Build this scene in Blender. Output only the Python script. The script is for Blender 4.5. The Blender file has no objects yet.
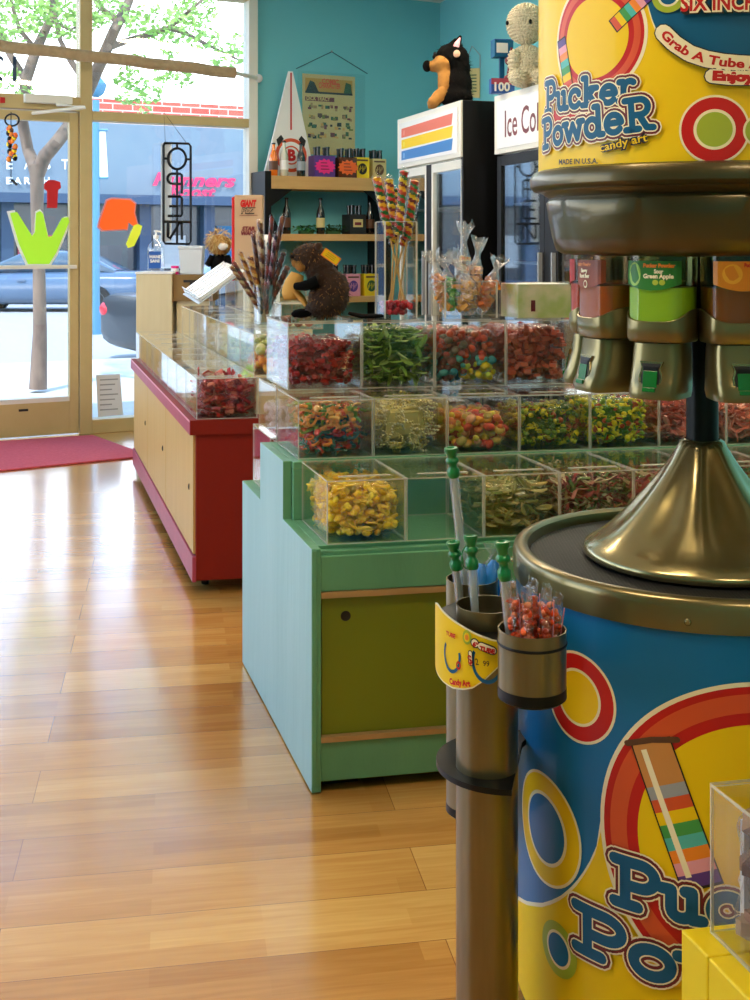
import bpy, math, random
from mathutils import Vector, Matrix, noise

PI = math.pi
C = bpy.context.scene.collection
SC = bpy.context.scene
rnd = random.Random(7)

# ------------------------------------------------------------------ camera, world, light
EYE = 1.24; FPX = 1200.0; CX, CY = 375.0, 244.0
cam_d = bpy.data.cameras.new('camera'); cam = bpy.data.objects.new('camera', cam_d); C.objects.link(cam)
cam.location = (0, 0, EYE); cam.rotation_euler = (PI / 2, 0, 0)
cam_d.sensor_fit = 'AUTO'; cam_d.sensor_width = 36; cam_d.lens = FPX / 1000 * 36
cam_d.shift_y = -(500 - CY) / 1000; cam_d.clip_start = .05; cam_d.clip_end = 300
SC.camera = cam
SC.view_settings.view_transform = 'Standard'; SC.view_settings.look = 'None'
SC.view_settings.gamma = 1; SC.view_settings.use_curve_mapping = False
SC.view_settings.exposure = 0.45
SC.cycles.transparent_max_bounces = 40; SC.cycles.max_bounces = 16
SC.cycles.diffuse_bounces = 4; SC.cycles.glossy_bounces = 12; SC.cycles.transmission_bounces = 8
SC.cycles.sample_clamp_indirect = 6
SC.cycles.caustics_reflective = False; SC.cycles.caustics_refractive = False

WORLD_STRENGTH = 4.0; SUN_STRENGTH = 4.0; LAMP = 24.0
w = bpy.data.worlds.new('sky'); SC.world = w; w.use_nodes = True
bg = w.node_tree.nodes['Background']; bg.inputs[1].default_value = WORLD_STRENGTH      # hazy white near the horizon, bluer overhead
_n = w.node_tree.nodes; _l = w.node_tree.links; _tc = _n.new('ShaderNodeTexCoord'); _sp = _n.new('ShaderNodeSeparateXYZ'); _r = _n.new('ShaderNodeValToRGB')
_l.new(_tc.outputs['Generated'], _sp.inputs[0]); _l.new(_sp.outputs[2], _r.inputs[0]); _l.new(_r.outputs[0], bg.inputs[0])
_e = _r.color_ramp.elements; _e[0].position = .0; _e[0].color = (.95, .97, 1, 1); _e[1].position = .7; _e[1].color = (.20, .33, .56, 1)
for _p, _c in ((.20, (.93, .97, 1, 1)), (.245, (.40, .54, .74, 1)), (.34, (.27, .40, .60, 1))): _q = _e.new(_p); _q.color = _c
sd = bpy.data.lights.new('sun', 'SUN'); sd.energy = SUN_STRENGTH; sd.angle = .03; sd.color = (1, .97, .9)
so = bpy.data.objects.new('sun', sd); C.objects.link(so)
so.rotation_euler = Vector((.15, .55, -.85)).to_track_quat('-Z', 'Y').to_euler()

# ------------------------------------------------------------------ geometry of the view (measuring helpers)
def at(px, py, d): return Vector(((px - CX) / FPX * d, d, EYE - (py - CY) / FPX * d))
def onz(px, py, z): return at(px, py, (EYE - z) * FPX / (py - CY))

# ------------------------------------------------------------------ colours and materials
def L(h):
    h = h.lstrip('#'); o = []
    for i in (0, 2, 4):
        c = int(h[i:i+2], 16) / 255; o.append(c / 12.92 if c <= .04045 else ((c + .055) / 1.055) ** 2.4)
    return (*o, 1)
def nt(name):
    m = bpy.data.materials.new(name); m.use_nodes = True; n = m.node_tree.nodes; l = m.node_tree.links
    return m, n, l, n['Principled BSDF']
def pm(name, col, rough=.5, metal=0, coat=0, spec=.5, var=None, bump=None, emis=None, trans=0, alpha=1, sheen=0, stretch=None, coords='Object'):
    """var=(scale, colour2, contrast)  bump=(scale, strength)"""
    m, n, l, b = nt(name)
    col = L(col) if isinstance(col, str) else col
    b.inputs['Base Color'].default_value = col; b.inputs['Roughness'].default_value = rough
    b.inputs['Metallic'].default_value = metal; b.inputs['Coat Weight'].default_value = coat; b.inputs['Coat Roughness'].default_value = .08
    b.inputs['Specular IOR Level'].default_value = spec; b.inputs['Transmission Weight'].default_value = trans; b.inputs['Alpha'].default_value = alpha
    b.inputs['Sheen Weight'].default_value = sheen
    tc = n.new('ShaderNodeTexCoord'); mp = n.new('ShaderNodeMapping'); l.new(tc.outputs[coords], mp.inputs[0])
    if stretch: mp.inputs['Scale'].default_value = stretch
    if var:
        t = n.new('ShaderNodeTexNoise'); t.inputs['Scale'].default_value = var[0]; t.inputs['Detail'].default_value = 6; l.new(mp.outputs[0], t.inputs[0])
        r = n.new('ShaderNodeValToRGB'); k = var[2] if len(var) > 2 else .25
        r.color_ramp.elements[0].position = .5 - k; r.color_ramp.elements[1].position = .5 + k
        r.color_ramp.elements[0].color = L(var[1]); r.color_ramp.elements[1].color = col
        l.new(t.outputs[0], r.inputs[0]); l.new(r.outputs[0], b.inputs['Base Color'])
    if bump:
        t2 = n.new('ShaderNodeTexNoise'); t2.inputs['Scale'].default_value = bump[0]; t2.inputs['Detail'].default_value = 5; l.new(mp.outputs[0], t2.inputs[0])
        bp = n.new('ShaderNodeBump'); bp.inputs['Strength'].default_value = bump[1]; bp.inputs['Distance'].default_value = .01
        l.new(t2.outputs[0], bp.inputs['Height']); l.new(bp.outputs[0], b.inputs['Normal'])
    if emis:
        b.inputs['Emission Color'].default_value = L(emis[0]) if isinstance(emis[0], str) else emis[0]; b.inputs['Emission Strength'].default_value = emis[1]
    return m
def clear(name, tint=(.97, .98, .97, 1), rough=.02, ior=1.45, base=.0, bump=None, gloss=(1, 1, 1, 1)):
    m, n, l, b = nt(name); out = n['Material Output']; n.remove(b)
    tr = n.new('ShaderNodeBsdfTransparent'); tr.inputs[0].default_value = tint
    gl = n.new('ShaderNodeBsdfGlossy'); gl.inputs['Color'].default_value = gloss; gl.inputs['Roughness'].default_value = rough
    fr = n.new('ShaderNodeLayerWeight'); f0 = ((ior - 1) / (ior + 1)) ** 2
    pw_ = n.new('ShaderNodeMath'); pw_.operation = 'POWER'; pw_.inputs[1].default_value = 5; l.new(fr.outputs['Facing'], pw_.inputs[0])
    ad = n.new('ShaderNodeMath'); ad.operation = 'MULTIPLY_ADD'; ad.use_clamp = True; ad.inputs[1].default_value = (1 - f0) * .85; ad.inputs[2].default_value = f0 + base
    mx = n.new('ShaderNodeMixShader')
    l.new(pw_.outputs[0], ad.inputs[0]); l.new(ad.outputs[0], mx.inputs[0]); l.new(tr.outputs[0], mx.inputs[1]); l.new(gl.outputs[0], mx.inputs[2]); l.new(mx.outputs[0], out.inputs[0])
    if bump:
        t = n.new('ShaderNodeTexNoise'); t.inputs['Scale'].default_value = bump[0]; t.inputs['Detail'].default_value = 4
        tc = n.new('ShaderNodeTexCoord'); l.new(tc.outputs['Object'], t.inputs[0])
        bp = n.new('ShaderNodeBump'); bp.inputs['Strength'].default_value = bump[1]; bp.inputs['Distance'].default_value = .02
        l.new(t.outputs[0], bp.inputs['Height']); l.new(bp.outputs[0], gl.inputs['Normal']); l.new(bp.outputs[0], fr.inputs['Normal'])
    return m
M = {}
M['glass'] = clear('window glass', (.93, .96, .98, 1))
M['acrylic'] = clear('clear acrylic', (.985, .988, .98, 1), .02, 1.35)
M['film'] = clear('crinkled clear film', (.99, .99, .985, 1), .2, 1.25, .008, (38, .6))
M['plastic'] = clear('clear plastic', (.93, .94, .95, 1), .08, 1.5, .10)
M['tint'] = clear('brown clear plastic', (.80, .68, .50, 1), .05, 1.5, .0)
M['edge'] = pm('acrylic cut edge', '#e9e6d6', .25, alpha=.55)
def simple(k, *a, **kw): M[k] = pm(k.replace('_', ' '), *a, **kw)
simple('teal', '#74c6cf', .75, var=(3, '#6ec0ca', .4))
simple('ceiling_white', '#e8e6df', .9)
simple('frame_tan', '#c9b27c', .45, var=(8, '#bfa870', .3))
simple('frame_white', '#e3e0d3', .4)
simple('white', '#ecebe6', .5); simple('white_gloss', '#f2f2f0', .2)
simple('black', '#060607', .4, spec=.3); simple('black_gloss', '#040405', .28, spec=.25); simple('dark', '#1c1b1a', .6)
simple('rug', '#cc5560', .95, var=(60, '#b84652', .3), bump=(220, .5))
simple('concrete', '#c9c7c0', .9, var=(5, '#b9b6ae', .3)); simple('asphalt', '#b4b3b1', .9, var=(20, '#a2a2a0', .3))
simple('bark', '#8b7667', .9, var=(12, '#6a5a50', .2), bump=(20, 1), stretch=(1, 1, .3)); simple('leafg', '#7fae4a', .6, var=(3, '#a3c76b', .3)); 
simple('pole_blue', '#4a7f9c', .5); simple('facade', '#71808c', .7, var=(2, '#667888', .3)); simple('facade_dark', '#2d435f', .6)
simple('store_glass', '#22303f', .15); simple('pinkneon', '#d81f58', .5, emis=('#ff2f78', .08)); simple('sign_white', '#e8ecef', .5)
simple('car_blue', '#4e637c', .25, coat=.8); simple('car_grey', '#252c34', .35, coat=.25, spec=.3); simple('tyre', '#1b1b1d', .8); simple('rim', '#c7ccd2', .3, metal=.8)
simple('car_glass', '#4e6070', .08); simple('tail', '#c22030', .3, emis=('#e02030', .25))
simple('mint', '#64a077', .45, var=(7, '#56906a', .3), bump=(30, .25), stretch=(1, 1, .25)); simple('mint_daylit', '#a3cbcd', .5, var=(6, '#93bfc2', .3), bump=(30, .25), stretch=(1, 1, .15))  # second mint is paler and bluer: window daylight put into the colour
simple('olive', '#737c12', .42, var=(4, '#6a730f', .3)); simple('tan_edge', '#b58f5c', .5, var=(30, '#9b7848', .3), stretch=(.2, 1, 1))
simple('redwood', '#801606', .6, spec=.25, var=(6, '#7d180a', .3), bump=(40, .15)); simple('pinkred', '#b3405a', .45, var=(12, '#a0354c', .3))
simple('plywood', '#cfa763', .5, var=(7, '#c39a55', .3), stretch=(4, 4, .3), bump=(30, .1)); simple('paleply', '#d8cba4', .6, var=(9, '#cfc096', .3), stretch=(4, 4, .3))
simple('pine', '#d1a86a', .55, var=(8, '#bd9355', .3), stretch=(.4, 3, 3))
simple('gold', '#5c5032', .32, metal=.7, coat=.3, var=(14, '#544a2e', .4)); simple('goldlight', '#80734a', .28, metal=.75, coat=.35); simple('goldtube', '#8d7f5c', .3, metal=.85, coat=.2, stretch=(1, 1, .1), var=(60, '#7c6e4e', .3))
simple('silvergold', '#9a8e60', .22, metal=.85, coat=.6)
simple('yellow', '#f2cb0c', .45, coat=.12, spec=.3); simple('blue', '#0a6ea6', .45, coat=.12, spec=.3); simple('cream', '#f6ecc6', .45, coat=.12, spec=.3); simple('red', '#c41d1b', .45, coat=.12, spec=.3)
simple('darkred', '#6e1420', .4); simple('orangered', '#d8542a', .4); simple('lime', '#a6b935', .35); simple('ink', '#15100c', .5); simple('deepblue', '#0e5c86', .45, spec=.3)
simple('purple', '#5a3a8c', .4); simple('green', '#3f9a4a', .4); simple('pink', '#e8a0b0', .4); simple('orange', '#f08a28', .4); simple('teal_band', '#4db8b0', .4); simple('grey', '#9aa0a4', .5)
simple('capgreen', '#0f7a3c', .3, coat=.3); simple('gate', '#0f6a20', .25, coat=.5)
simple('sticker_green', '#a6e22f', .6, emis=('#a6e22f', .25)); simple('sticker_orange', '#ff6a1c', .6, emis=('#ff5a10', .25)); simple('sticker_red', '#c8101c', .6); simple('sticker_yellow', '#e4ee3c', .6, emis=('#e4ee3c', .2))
simple('furbrown', '#3f2512', .95, var=(60, '#1e1007', .25), sheen=.1); simple('furtan', '#b07c3a', .95, var=(50, '#9a6a2e', .3)); simple('furblack', '#050404', .95, spec=.15)
simple('furcream', '#efe6cc', .95, var=(120, '#cfc4a2', .2), bump=(90, 1)); simple('tanfelt', '#d9a95a', .9); simple('straw', '#c9a766', .7)
simple('hotpink', '#f02c86', .5); simple('hotorange', '#f06a24', .5); simple('yellowbox', '#f4d81e', .42, var=(9, '#eccb12', .3)); simple('cardboard', '#b99876', .7)
simple('paper', '#dcca8c', .8, var=(12, '#cdb878', .4)); simple('paperwhite', '#dfe3e8', .8); simple('glassbottle', '#1a1512', .1, coat=1); simple('labelblue', '#1b54a4', .4)
simple('liquid_orange', '#f07a12', .15, coat=1); simple('amber', '#5a2c12', .1, coat=1); simple('pale_liquid', '#c9c6b0', .1, coat=1)
simple('plasticwhite', '#dfe6ea', .35, alpha=.85); simple('brown', '#5d3a22', .5); simple('leafdark', '#2f5a30', .6)
def grate_mat():
    m, n, l, b = nt('perforated black grate'); tc = n.new('ShaderNodeTexCoord')
    v = n.new('ShaderNodeTexVoronoi'); v.inputs['Scale'].default_value = 190; v.inputs['Randomness'].default_value = .12
    l.new(tc.outputs['Object'], v.inputs[0]); r = n.new('ShaderNodeValToRGB'); l.new(v.outputs[0], r.inputs[0])
    r.color_ramp.elements[0].position = .38; r.color_ramp.elements[0].color = (.004, .004, .004, 1); r.color_ramp.elements[1].position = .55; r.color_ramp.elements[1].color = (.028, .027, .026, 1); b.inputs['Specular IOR Level'].default_value = .25
    l.new(r.outputs[0], b.inputs['Base Color']); b.inputs['Roughness'].default_value = .5
    bp = n.new('ShaderNodeBump'); bp.inputs['Strength'].default_value = .6; bp.inputs['Distance'].default_value = .002; l.new(v.outputs[0], bp.inputs['Height']); l.new(bp.outputs[0], b.inputs['Normal'])
    return m
M['grate'] = grate_mat()
def floor_mat():
    m, n, l, b = nt('oak plank floor'); tc = n.new('ShaderNodeTexCoord'); mp = n.new('ShaderNodeMapping')
    mp.inputs['Rotation'].default_value = (0, 0, math.radians(-9.5)); mp.inputs['Location'].default_value = (.31, .055, 0); l.new(tc.outputs['Object'], mp.inputs[0])
    def brick(wd, h, mortar, c1, c2, off):
        k = n.new('ShaderNodeTexBrick'); k.inputs['Scale'].default_value = 1; k.inputs['Brick Width'].default_value = wd; k.inputs['Row Height'].default_value = h
        k.inputs['Mortar Size'].default_value = mortar; k.inputs['Mortar Smooth'].default_value = .2; k.inputs['Color1'].default_value = c1; k.inputs['Color2'].default_value = c2
        k.offset = off; l.new(mp.outputs[0], k.inputs[0]); return k
    a = brick(1.25, .165, .0009, (.0, .0, .0, 1), (1, 1, 1, 1), .37); a.inputs['Mortar'].default_value = (.5, .5, .5, 1)
    c = brick(.47, .055, .0, (.0, .0, .0, 1), (1, 1, 1, 1), .43)
    mx = n.new('ShaderNodeMix'); mx.data_type = 'RGBA'; mx.inputs[0].default_value = .42; l.new(a.outputs[0], mx.inputs[6]); l.new(c.outputs[0], mx.inputs[7])
    mp2 = n.new('ShaderNodeMapping'); mp2.inputs['Scale'].default_value = (1.5, 22, 1); l.new(mp.outputs[0], mp2.inputs[0])
    g = n.new('ShaderNodeTexNoise'); g.inputs['Scale'].default_value = 3; g.inputs['Detail'].default_value = 8; g.inputs['Distortion'].default_value = .8; l.new(mp2.outputs[0], g.inputs[0])
    m2 = n.new('ShaderNodeMix'); m2.data_type = 'RGBA'; m2.inputs[0].default_value = .45; l.new(mx.outputs[2], m2.inputs[6]); l.new(g.outputs[0], m2.inputs[7])
    r = n.new('ShaderNodeValToRGB'); e = r.color_ramp.elements; e[0].position = .22; e[0].color = L('#ab7230'); e[1].position = .82; e[1].color = L('#e2b264'); k = e.new(.5); k.color = L('#c68e46'); l.new(m2.outputs[2], r.inputs[0])
    m3 = n.new('ShaderNodeMix'); m3.data_type = 'RGBA'; l.new(a.outputs['Fac'], m3.inputs[0]); l.new(r.outputs[0], m3.inputs[6]); m3.inputs[7].default_value = L('#8a5a2c')
    l.new(m3.outputs[2], b.inputs['Base Color']); b.inputs['Roughness'].default_value = .26; b.inputs['Coat Weight'].default_value = 1; b.inputs['Coat IOR'].default_value = 1.55; b.inputs['Specular IOR Level'].default_value = .6; b.inputs['Coat Roughness'].default_value = .15
    w2 = n.new('ShaderNodeTexNoise'); w2.inputs['Scale'].default_value = 2.2; l.new(tc.outputs['Object'], w2.inputs[0])
    bp = n.new('ShaderNodeBump'); bp.inputs['Strength'].default_value = .12; bp.inputs['Distance'].default_value = .02; l.new(w2.outputs[0], bp.inputs['Height'])
    b2 = n.new('ShaderNodeBump'); b2.invert = True; b2.inputs['Strength'].default_value = .35; b2.inputs['Distance'].default_value = .002; l.new(a.outputs['Fac'], b2.inputs['Height']); l.new(bp.outputs[0], b2.inputs['Normal'])
    l.new(b2.outputs[0], b.inputs['Normal']); return m
M['floor'] = floor_mat()
def brick_mat():
    m, n, l, b = nt('red brick'); tc = n.new('ShaderNodeTexCoord'); k = n.new('ShaderNodeTexBrick'); k.inputs['Scale'].default_value = 1; k.inputs['Brick Width'].default_value = .6; k.inputs['Row Height'].default_value = .2; k.inputs['Mortar Size'].default_value = .018
    k.inputs['Color1'].default_value = L('#c4604e'); k.inputs['Color2'].default_value = L('#b24e40'); k.inputs['Mortar'].default_value = L('#e0bdb0')
    mp = n.new('ShaderNodeMapping'); mp.inputs['Rotation'].default_value = (PI / 2, 0, 0); l.new(tc.outputs['Object'], mp.inputs[0]); l.new(mp.outputs[0], k.inputs[0]); l.new(k.outputs[0], b.inputs['Base Color']); b.inputs['Roughness'].default_value = .9; return m
M['brick'] = brick_mat()
_cc = {}
def cm(h, rough=.4, coat=.12):
    if h not in _cc: _cc[h] = pm('candy ' + h.strip('#'), h, rough, coat=coat, spec=.35)
    return _cc[h]

# ------------------------------------------------------------------ mesh builder
class MB:
    def __init__(s): s.v = []; s.f = []; s.m = []; s.mats = []
    def mi(s, m):
        m = M[m] if isinstance(m, str) else m
        if m not in s.mats: s.mats.append(m)
        return s.mats.index(m)
    def add(s, vs, fs, mat, X=None):
        o = len(s.v)
        if X is not None: vs = [X @ Vector(p) for p in vs]
        s.v += [tuple(p) for p in vs]
        if isinstance(mat, (list, tuple)): s.m += [s.mi(q) for q in mat]
        else: s.m += [s.mi(mat)] * len(fs)
        s.f += [tuple(i + o for i in f) for f in fs]; return s
    def box(s, a, b, mat, X=None):
        x0, y0, z0 = a; x1, y1, z1 = b
        vs = [(x0, y0, z0), (x1, y0, z0), (x1, y1, z0), (x0, y1, z0), (x0, y0, z1), (x1, y0, z1), (x1, y1, z1), (x0, y1, z1)]
        return s.add(vs, [(0, 3, 2, 1), (4, 5, 6, 7), (0, 1, 5, 4), (1, 2, 6, 5), (2, 3, 7, 6), (3, 0, 4, 7)], mat, X)
    def tube(s, pts, r, mat, n=8, X=None, flat=1, matfn=None, caps=True):
        pts = [Vector(p) for p in pts]; R = r if isinstance(r, (list, tuple)) else [r] * len(pts); vs = []; fs = []; ms = []
        t0 = (pts[1] - pts[0]).normalized(); up = Vector((0, 0, 1)) if abs(t0.z) < .9 else Vector((0, 1, 0)); a = t0.cross(up).normalized()
        for i, p in enumerate(pts):
            t = ((pts[min(i + 1, len(pts) - 1)] - pts[max(i - 1, 0)])); t = t.normalized() if t.length > 1e-9 else t0
            a = (a - t * a.dot(t)).normalized(); b = t.cross(a)
            for k in range(n):
                q = 2 * PI * k / n; vs.append(p + a * (math.cos(q) * R[i]) + b * (math.sin(q) * R[i] * flat))
        for i in range(len(pts) - 1):
            for k in range(n):
                fs.append((i * n + k, i * n + (k + 1) % n, (i + 1) * n + (k + 1) % n, (i + 1) * n + k)); ms.append(matfn(i, k) if matfn else mat)
        if caps:
            fs += [tuple(range(n))[::-1], tuple(range((len(pts) - 1) * n, len(pts) * n))]; ms += [mat, mat]
        return s.add(vs, fs, ms, X)
    def lathe(s, prof, mat, n=32, X=None, rmod=None, closed=False, matfn=None):
        vs = []; fs = []; ms = []
        for j, (r, z) in enumerate(prof):
            for k in range(n):
                q = 2 * PI * k / n; rr = r * (rmod(q, z) if rmod else 1); vs.append((rr * math.cos(q), rr * math.sin(q), z))
        for j in range(len(prof) - 1):
            for k in range(n): fs.append((j * n + k, j * n + (k + 1) % n, (j + 1) * n + (k + 1) % n, (j + 1) * n + k)); ms.append(matfn(j, k) if matfn else mat)
        if closed: 
            fs += [tuple(range(n))[::-1], tuple(range((len(prof) - 1) * n, len(prof) * n))]; ms += [mat, mat]
        return s.add(vs, fs, ms, X)
    def ell(s, c, r, mat, X=None, n=16, h=10, rot=None):
        vs = []; fs = []; T = Matrix.Translation(c) @ (rot.to_4x4() if rot else Matrix.Identity(4))
        vs.append((0, 0, -r[2]))
        for j in range(1, h):
            p = -PI / 2 + PI * j / h
            for k in range(n): q = 2 * PI * k / n; vs.append((r[0] * math.cos(p) * math.cos(q), r[1] * math.cos(p) * math.sin(q), r[2] * math.sin(p)))
        vs.append((0, 0, r[2])); e = len(vs) - 1
        for k in range(n):
            fs.append((0, 1 + (k + 1) % n, 1 + k)); fs.append((e, 1 + (h - 2) * n + k, 1 + (h - 2) * n + (k + 1) % n))
            for j in range(h - 2): fs.append((1 + j * n + k, 1 + j * n + (k + 1) % n, 1 + (j + 1) * n + (k + 1) % n, 1 + (j + 1) * n + k))
        return s.add([T @ Vector(v) for v in vs], fs, mat, X)
    def prism(s, poly, h0, h1, mat, X=None, side=None):
        n = len(poly); vs = [(x, y, h0) for x, y in poly] + [(x, y, h1) for x, y in poly]
        ar = sum(poly[i][0] * poly[(i + 1) % n][1] - poly[(i + 1) % n][0] * poly[i][1] for i in range(n))
        fs = [tuple(range(n))[::-1], tuple(range(n, 2 * n))] + [(i, (i + 1) % n, n + (i + 1) % n, n + i) for i in range(n)]
        if (ar < 0): fs = [f[::-1] for f in fs]
        return s.add(vs, fs, [mat, mat] + [side or mat] * n, X)
    def loft(s, secs, mat, X=None, caps=True, matfn=None):
        n = len(secs[0]); vs = [p for q in secs for p in q]; fs = []; ms = []
        for j in range(len(secs) - 1):
            for k in range(n): fs.append((j * n + k, j * n + (k + 1) % n, (j + 1) * n + (k + 1) % n, (j + 1) * n + k)); ms.append(matfn(j, k) if matfn else mat)
        if caps: fs += [tuple(range(n))[::-1], tuple(range((len(secs) - 1) * n, len(secs) * n))]; ms += [mat, mat]
        return s.add(vs, fs, ms, X)
    def text(s, string, size, mat, fn, bold=0., align='LEFT', shear=0, sx=1):
        cu = bpy.data.curves.new('t', 'FONT'); cu.body = string; cu.size = size; cu.offset = bold; cu.align_x = align; cu.shear = shear; cu.resolution_u = 3
        o = bpy.data.objects.new('t', cu); C.objects.link(o); me = bpy.data.meshes.new_from_object(o.evaluated_get(bpy.context.evaluated_depsgraph_get()))
        if len(me.vertices) == 0: bpy.context.view_layer.update(); me = bpy.data.meshes.new_from_object(o.evaluated_get(bpy.context.evaluated_depsgraph_get()))
        vs = [fn(v.co.x * sx, v.co.y) for v in me.vertices]; fs = [tuple(p.vertices) for p in me.polygons]
        bpy.data.objects.remove(o); bpy.data.curves.remove(cu); bpy.data.meshes.remove(me)
        return s.add(vs, fs, mat)
    def build(s, name, parent=None, loc=None, smooth=None, bevel=0, rz=0, kind=None, label=None):
        me = bpy.data.meshes.new(name); me.from_pydata([tuple(v) for v in s.v], [], s.f)
        for m in s.mats: me.materials.append(m)
        me.polygons.foreach_set('material_index', s.m); me.validate(); me.update()
        if smooth:
            me.polygons.foreach_set('use_smooth', [True] * len(me.polygons)); me.set_sharp_from_angle(angle=math.radians(smooth))
        o = bpy.data.objects.new(name, me); C.objects.link(o)
        if loc is not None: o.location = loc
        o.rotation_euler.z = rz
        if parent: o.parent = parent
        if bevel:
            b = o.modifiers.new('b', 'BEVEL'); b.width = bevel; b.segments = 2; b.limit_method = 'ANGLE'; b.angle_limit = .7
        if kind: o['kind'] = kind
        if label: o['label'] = label
        return o
def thing(name, label, cat, loc=(0, 0, 0), rz=0, group=None):
    o = bpy.data.objects.new(name, None); C.objects.link(o); o.location = loc; o.rotation_euler.z = rz; o.empty_display_size = .05
    return tag(o, label, cat, group)
def tag(o, label, cat, group=None):
    o['label'] = label; o['category'] = cat
    if group: o['group'] = group
    return o
def copy_tree(o, parent=None):
    c = o.copy(); C.objects.link(c); c.parent = parent
    for ch in list(o.children): copy_tree(ch, c)
    return c
def remesh(o, vox, disp=0, scale=.03):
    r = o.modifiers.new('r', 'REMESH'); r.mode = 'VOXEL'; r.voxel_size = vox; r.use_smooth_shade = True
    s = o.modifiers.new('s', 'SMOOTH'); s.iterations = 4; s.factor = .5
    if disp:
        t = bpy.data.textures.new('n', 'CLOUDS'); t.noise_scale = scale
        d = o.modifiers.new('d', 'DISPLACE'); d.texture = t; d.strength = disp; d.mid_level = .5
    return o
def struct(o): o['kind'] = 'structure'; return o
def T(x, y=0, z=0): return Matrix.Translation((x, y, z))
def R(a, ax='Z'): return Matrix.Rotation(a, 4, ax)
def fur(mb, ells, n, ln, wd, mat, down=.3):
    """short hairs leaning along the coat, rooted on the given ellipsoids"""
    for i in range(n):
        c, r = rnd.choice(ells); v = Vector((rnd.gauss(0, 1), rnd.gauss(0, 1), rnd.gauss(0, 1))).normalized()
        p = Vector(c) + Vector((v.x * r[0], v.y * r[1], v.z * r[2])); nn = Vector((v.x / r[0], v.y / r[1], v.z / r[2])).normalized()
        d = (nn * .6 + Vector((rnd.uniform(-.4, .4), rnd.uniform(-.4, .4), -down + rnd.uniform(-.3, .3)))).normalized(); s = nn.cross(d)
        s = s.normalized() if s.length > 1e-4 else Vector((1, 0, 0)); p -= nn * .003; l_ = ln * rnd.uniform(.6, 1.2)
        mb.add([p - s * wd, p + s * wd, p + d * l_], [(0, 1, 2)], mat)

# frames: the front (window) wall and the counters
WA = Vector((-1.87, 7.87, 0)); WANG = math.atan2(1200, 2375); WX = Matrix.Translation(WA) @ R(WANG)
WXI = WX.inverted()
def wl(px, py=244, n=0.):
    """where the sight line through a photo point meets the window wall: (s, z)"""
    o = WXI @ Vector((0, 0, EYE)); d = WXI.to_3x3() @ Vector(((px - CX) / FPX, 1, -(py - CY) / FPX)); t = (n - o.y) / d.y
    return o.x + d.x * t, o.z + d.z * t
UD = Vector((-353, 1200, 0)).normalized(); VD = Vector((6200, 1200, 0)).normalized()
F = Matrix(((VD.x, UD.x, 0, 0), (VD.y, UD.y, 0, 0), (0, 0, 1, 0), (0, 0, 0, 1)))      # local x across, local y away, z up
def fp(O, v, u, z=0): return Vector(O) + F @ Vector((v, u, z))

# ------------------------------------------------------------------ room shell
CEIL = 3.06
corner_s = wl(440)[0]; corner = WX @ Vector((corner_s, 0, 0)); rdir = Vector((.316, -.949, 0))
rb = corner + rdir * ((corner.y + 2.6) / .949)
sl = (-3.3 - WA.x) / math.cos(WANG); lf = WX @ Vector((sl, 0, 0))
foot = [(lf.x, lf.y), (corner.x, corner.y), (rb.x, rb.y), (-3.3, -2.6)]
struct(MB().prism(foot[::-1], -.1, 0, 'floor').build('floor'))
struct(MB().prism([(x * 1.0, y) for x, y in foot[::-1]], CEIL, CEIL + .15, 'ceiling_white').build('ceiling'))
sR = wl(256)[0]
struct(MB().box((sR, 0, 0), (corner_s + .15, .15, CEIL), 'teal', WX).build('wall_front'))
rang = math.atan2(rdir.y, rdir.x)
struct(MB().box((0, 0, 0), ((rb - corner).length, .15, CEIL), 'teal', Matrix.Translation(corner) @ R(rang)).build('wall_right'))
struct(MB().box((-3.45, -2.6, 0), (-3.3, .6, CEIL), 'teal').box((-3.45, .6, 0), (-3.3, lf.y + .1, .35), 'teal').box((-3.45, .6, 2.9), (-3.3, lf.y + .1, CEIL), 'teal').build('wall_left'))
m = MB()
for y in (.6, 2.75, 4.9, lf.y): m.box((-3.42, y, .35), (-3.34, y + .08, 2.9), 'frame_tan')
m.box((-3.42, .6, .35), (-3.34, lf.y, .43), 'frame_tan').box((-3.42, .6, 2.82), (-3.34, lf.y, 2.9), 'frame_tan'); w3_ = struct(m.build('added_window_3', bevel=.004))  # unseen window row, added to bring bluish daylight onto the counters' left faces
MB().box((-3.39, .6, .43), (-3.38, lf.y, 2.82), 'glass').build('glass_pane', w3_)
struct(MB().add([(-60, -20, -.14), (-3.5, -20, -.14), (-3.5, 5.6, -.14), (-60, -23, -.14)], [(0, 1, 2, 3)], 'concrete').build('side_pavement'))
struct(MB().box((-3.45, -2.75, 0), (rb.x + .2, -2.6, CEIL), 'teal').build('wall_back'))
# window and door frames on the window wall
def fr(mb, s0, s1, z0, z1, mat='frame_tan', n0=-.04, n1=.08): mb.box((s0, n0, z0), (s1, n1, z1), mat, WX)
def sz(px, py): return wl(px, py)
s80 = wl(79)[0]; s91 = wl(91)[0]; s248 = wl(247)[0]
ztr0 = wl(170, 124.5)[1]; ztr1 = wl(170, 115.5)[1]; zh0 = wl(60, 111)[1]; zh1 = wl(60, 97)[1]; zt = 2.93; zsill = wl(110, 418)[1]
m = MB(); fr(m, s91 - .08, s91, 0, CEIL); fr(m, s248, sR, 0, CEIL, 'frame_white'); fr(m, s91, s248, zt, CEIL); fr(m, s91, s248, ztr0, ztr1); fr(m, s91, s248, 0, zsill)
w1 = struct(m.build('window_1', bevel=.004))
MB().box((s91, .01, zsill), (s248, .018, ztr0), 'glass', WX).box((s91, .01, ztr1), (s248, .018, zt), 'glass', WX).build('glass_pane', w1)
dl = s91 - .08 - 1.02
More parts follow.
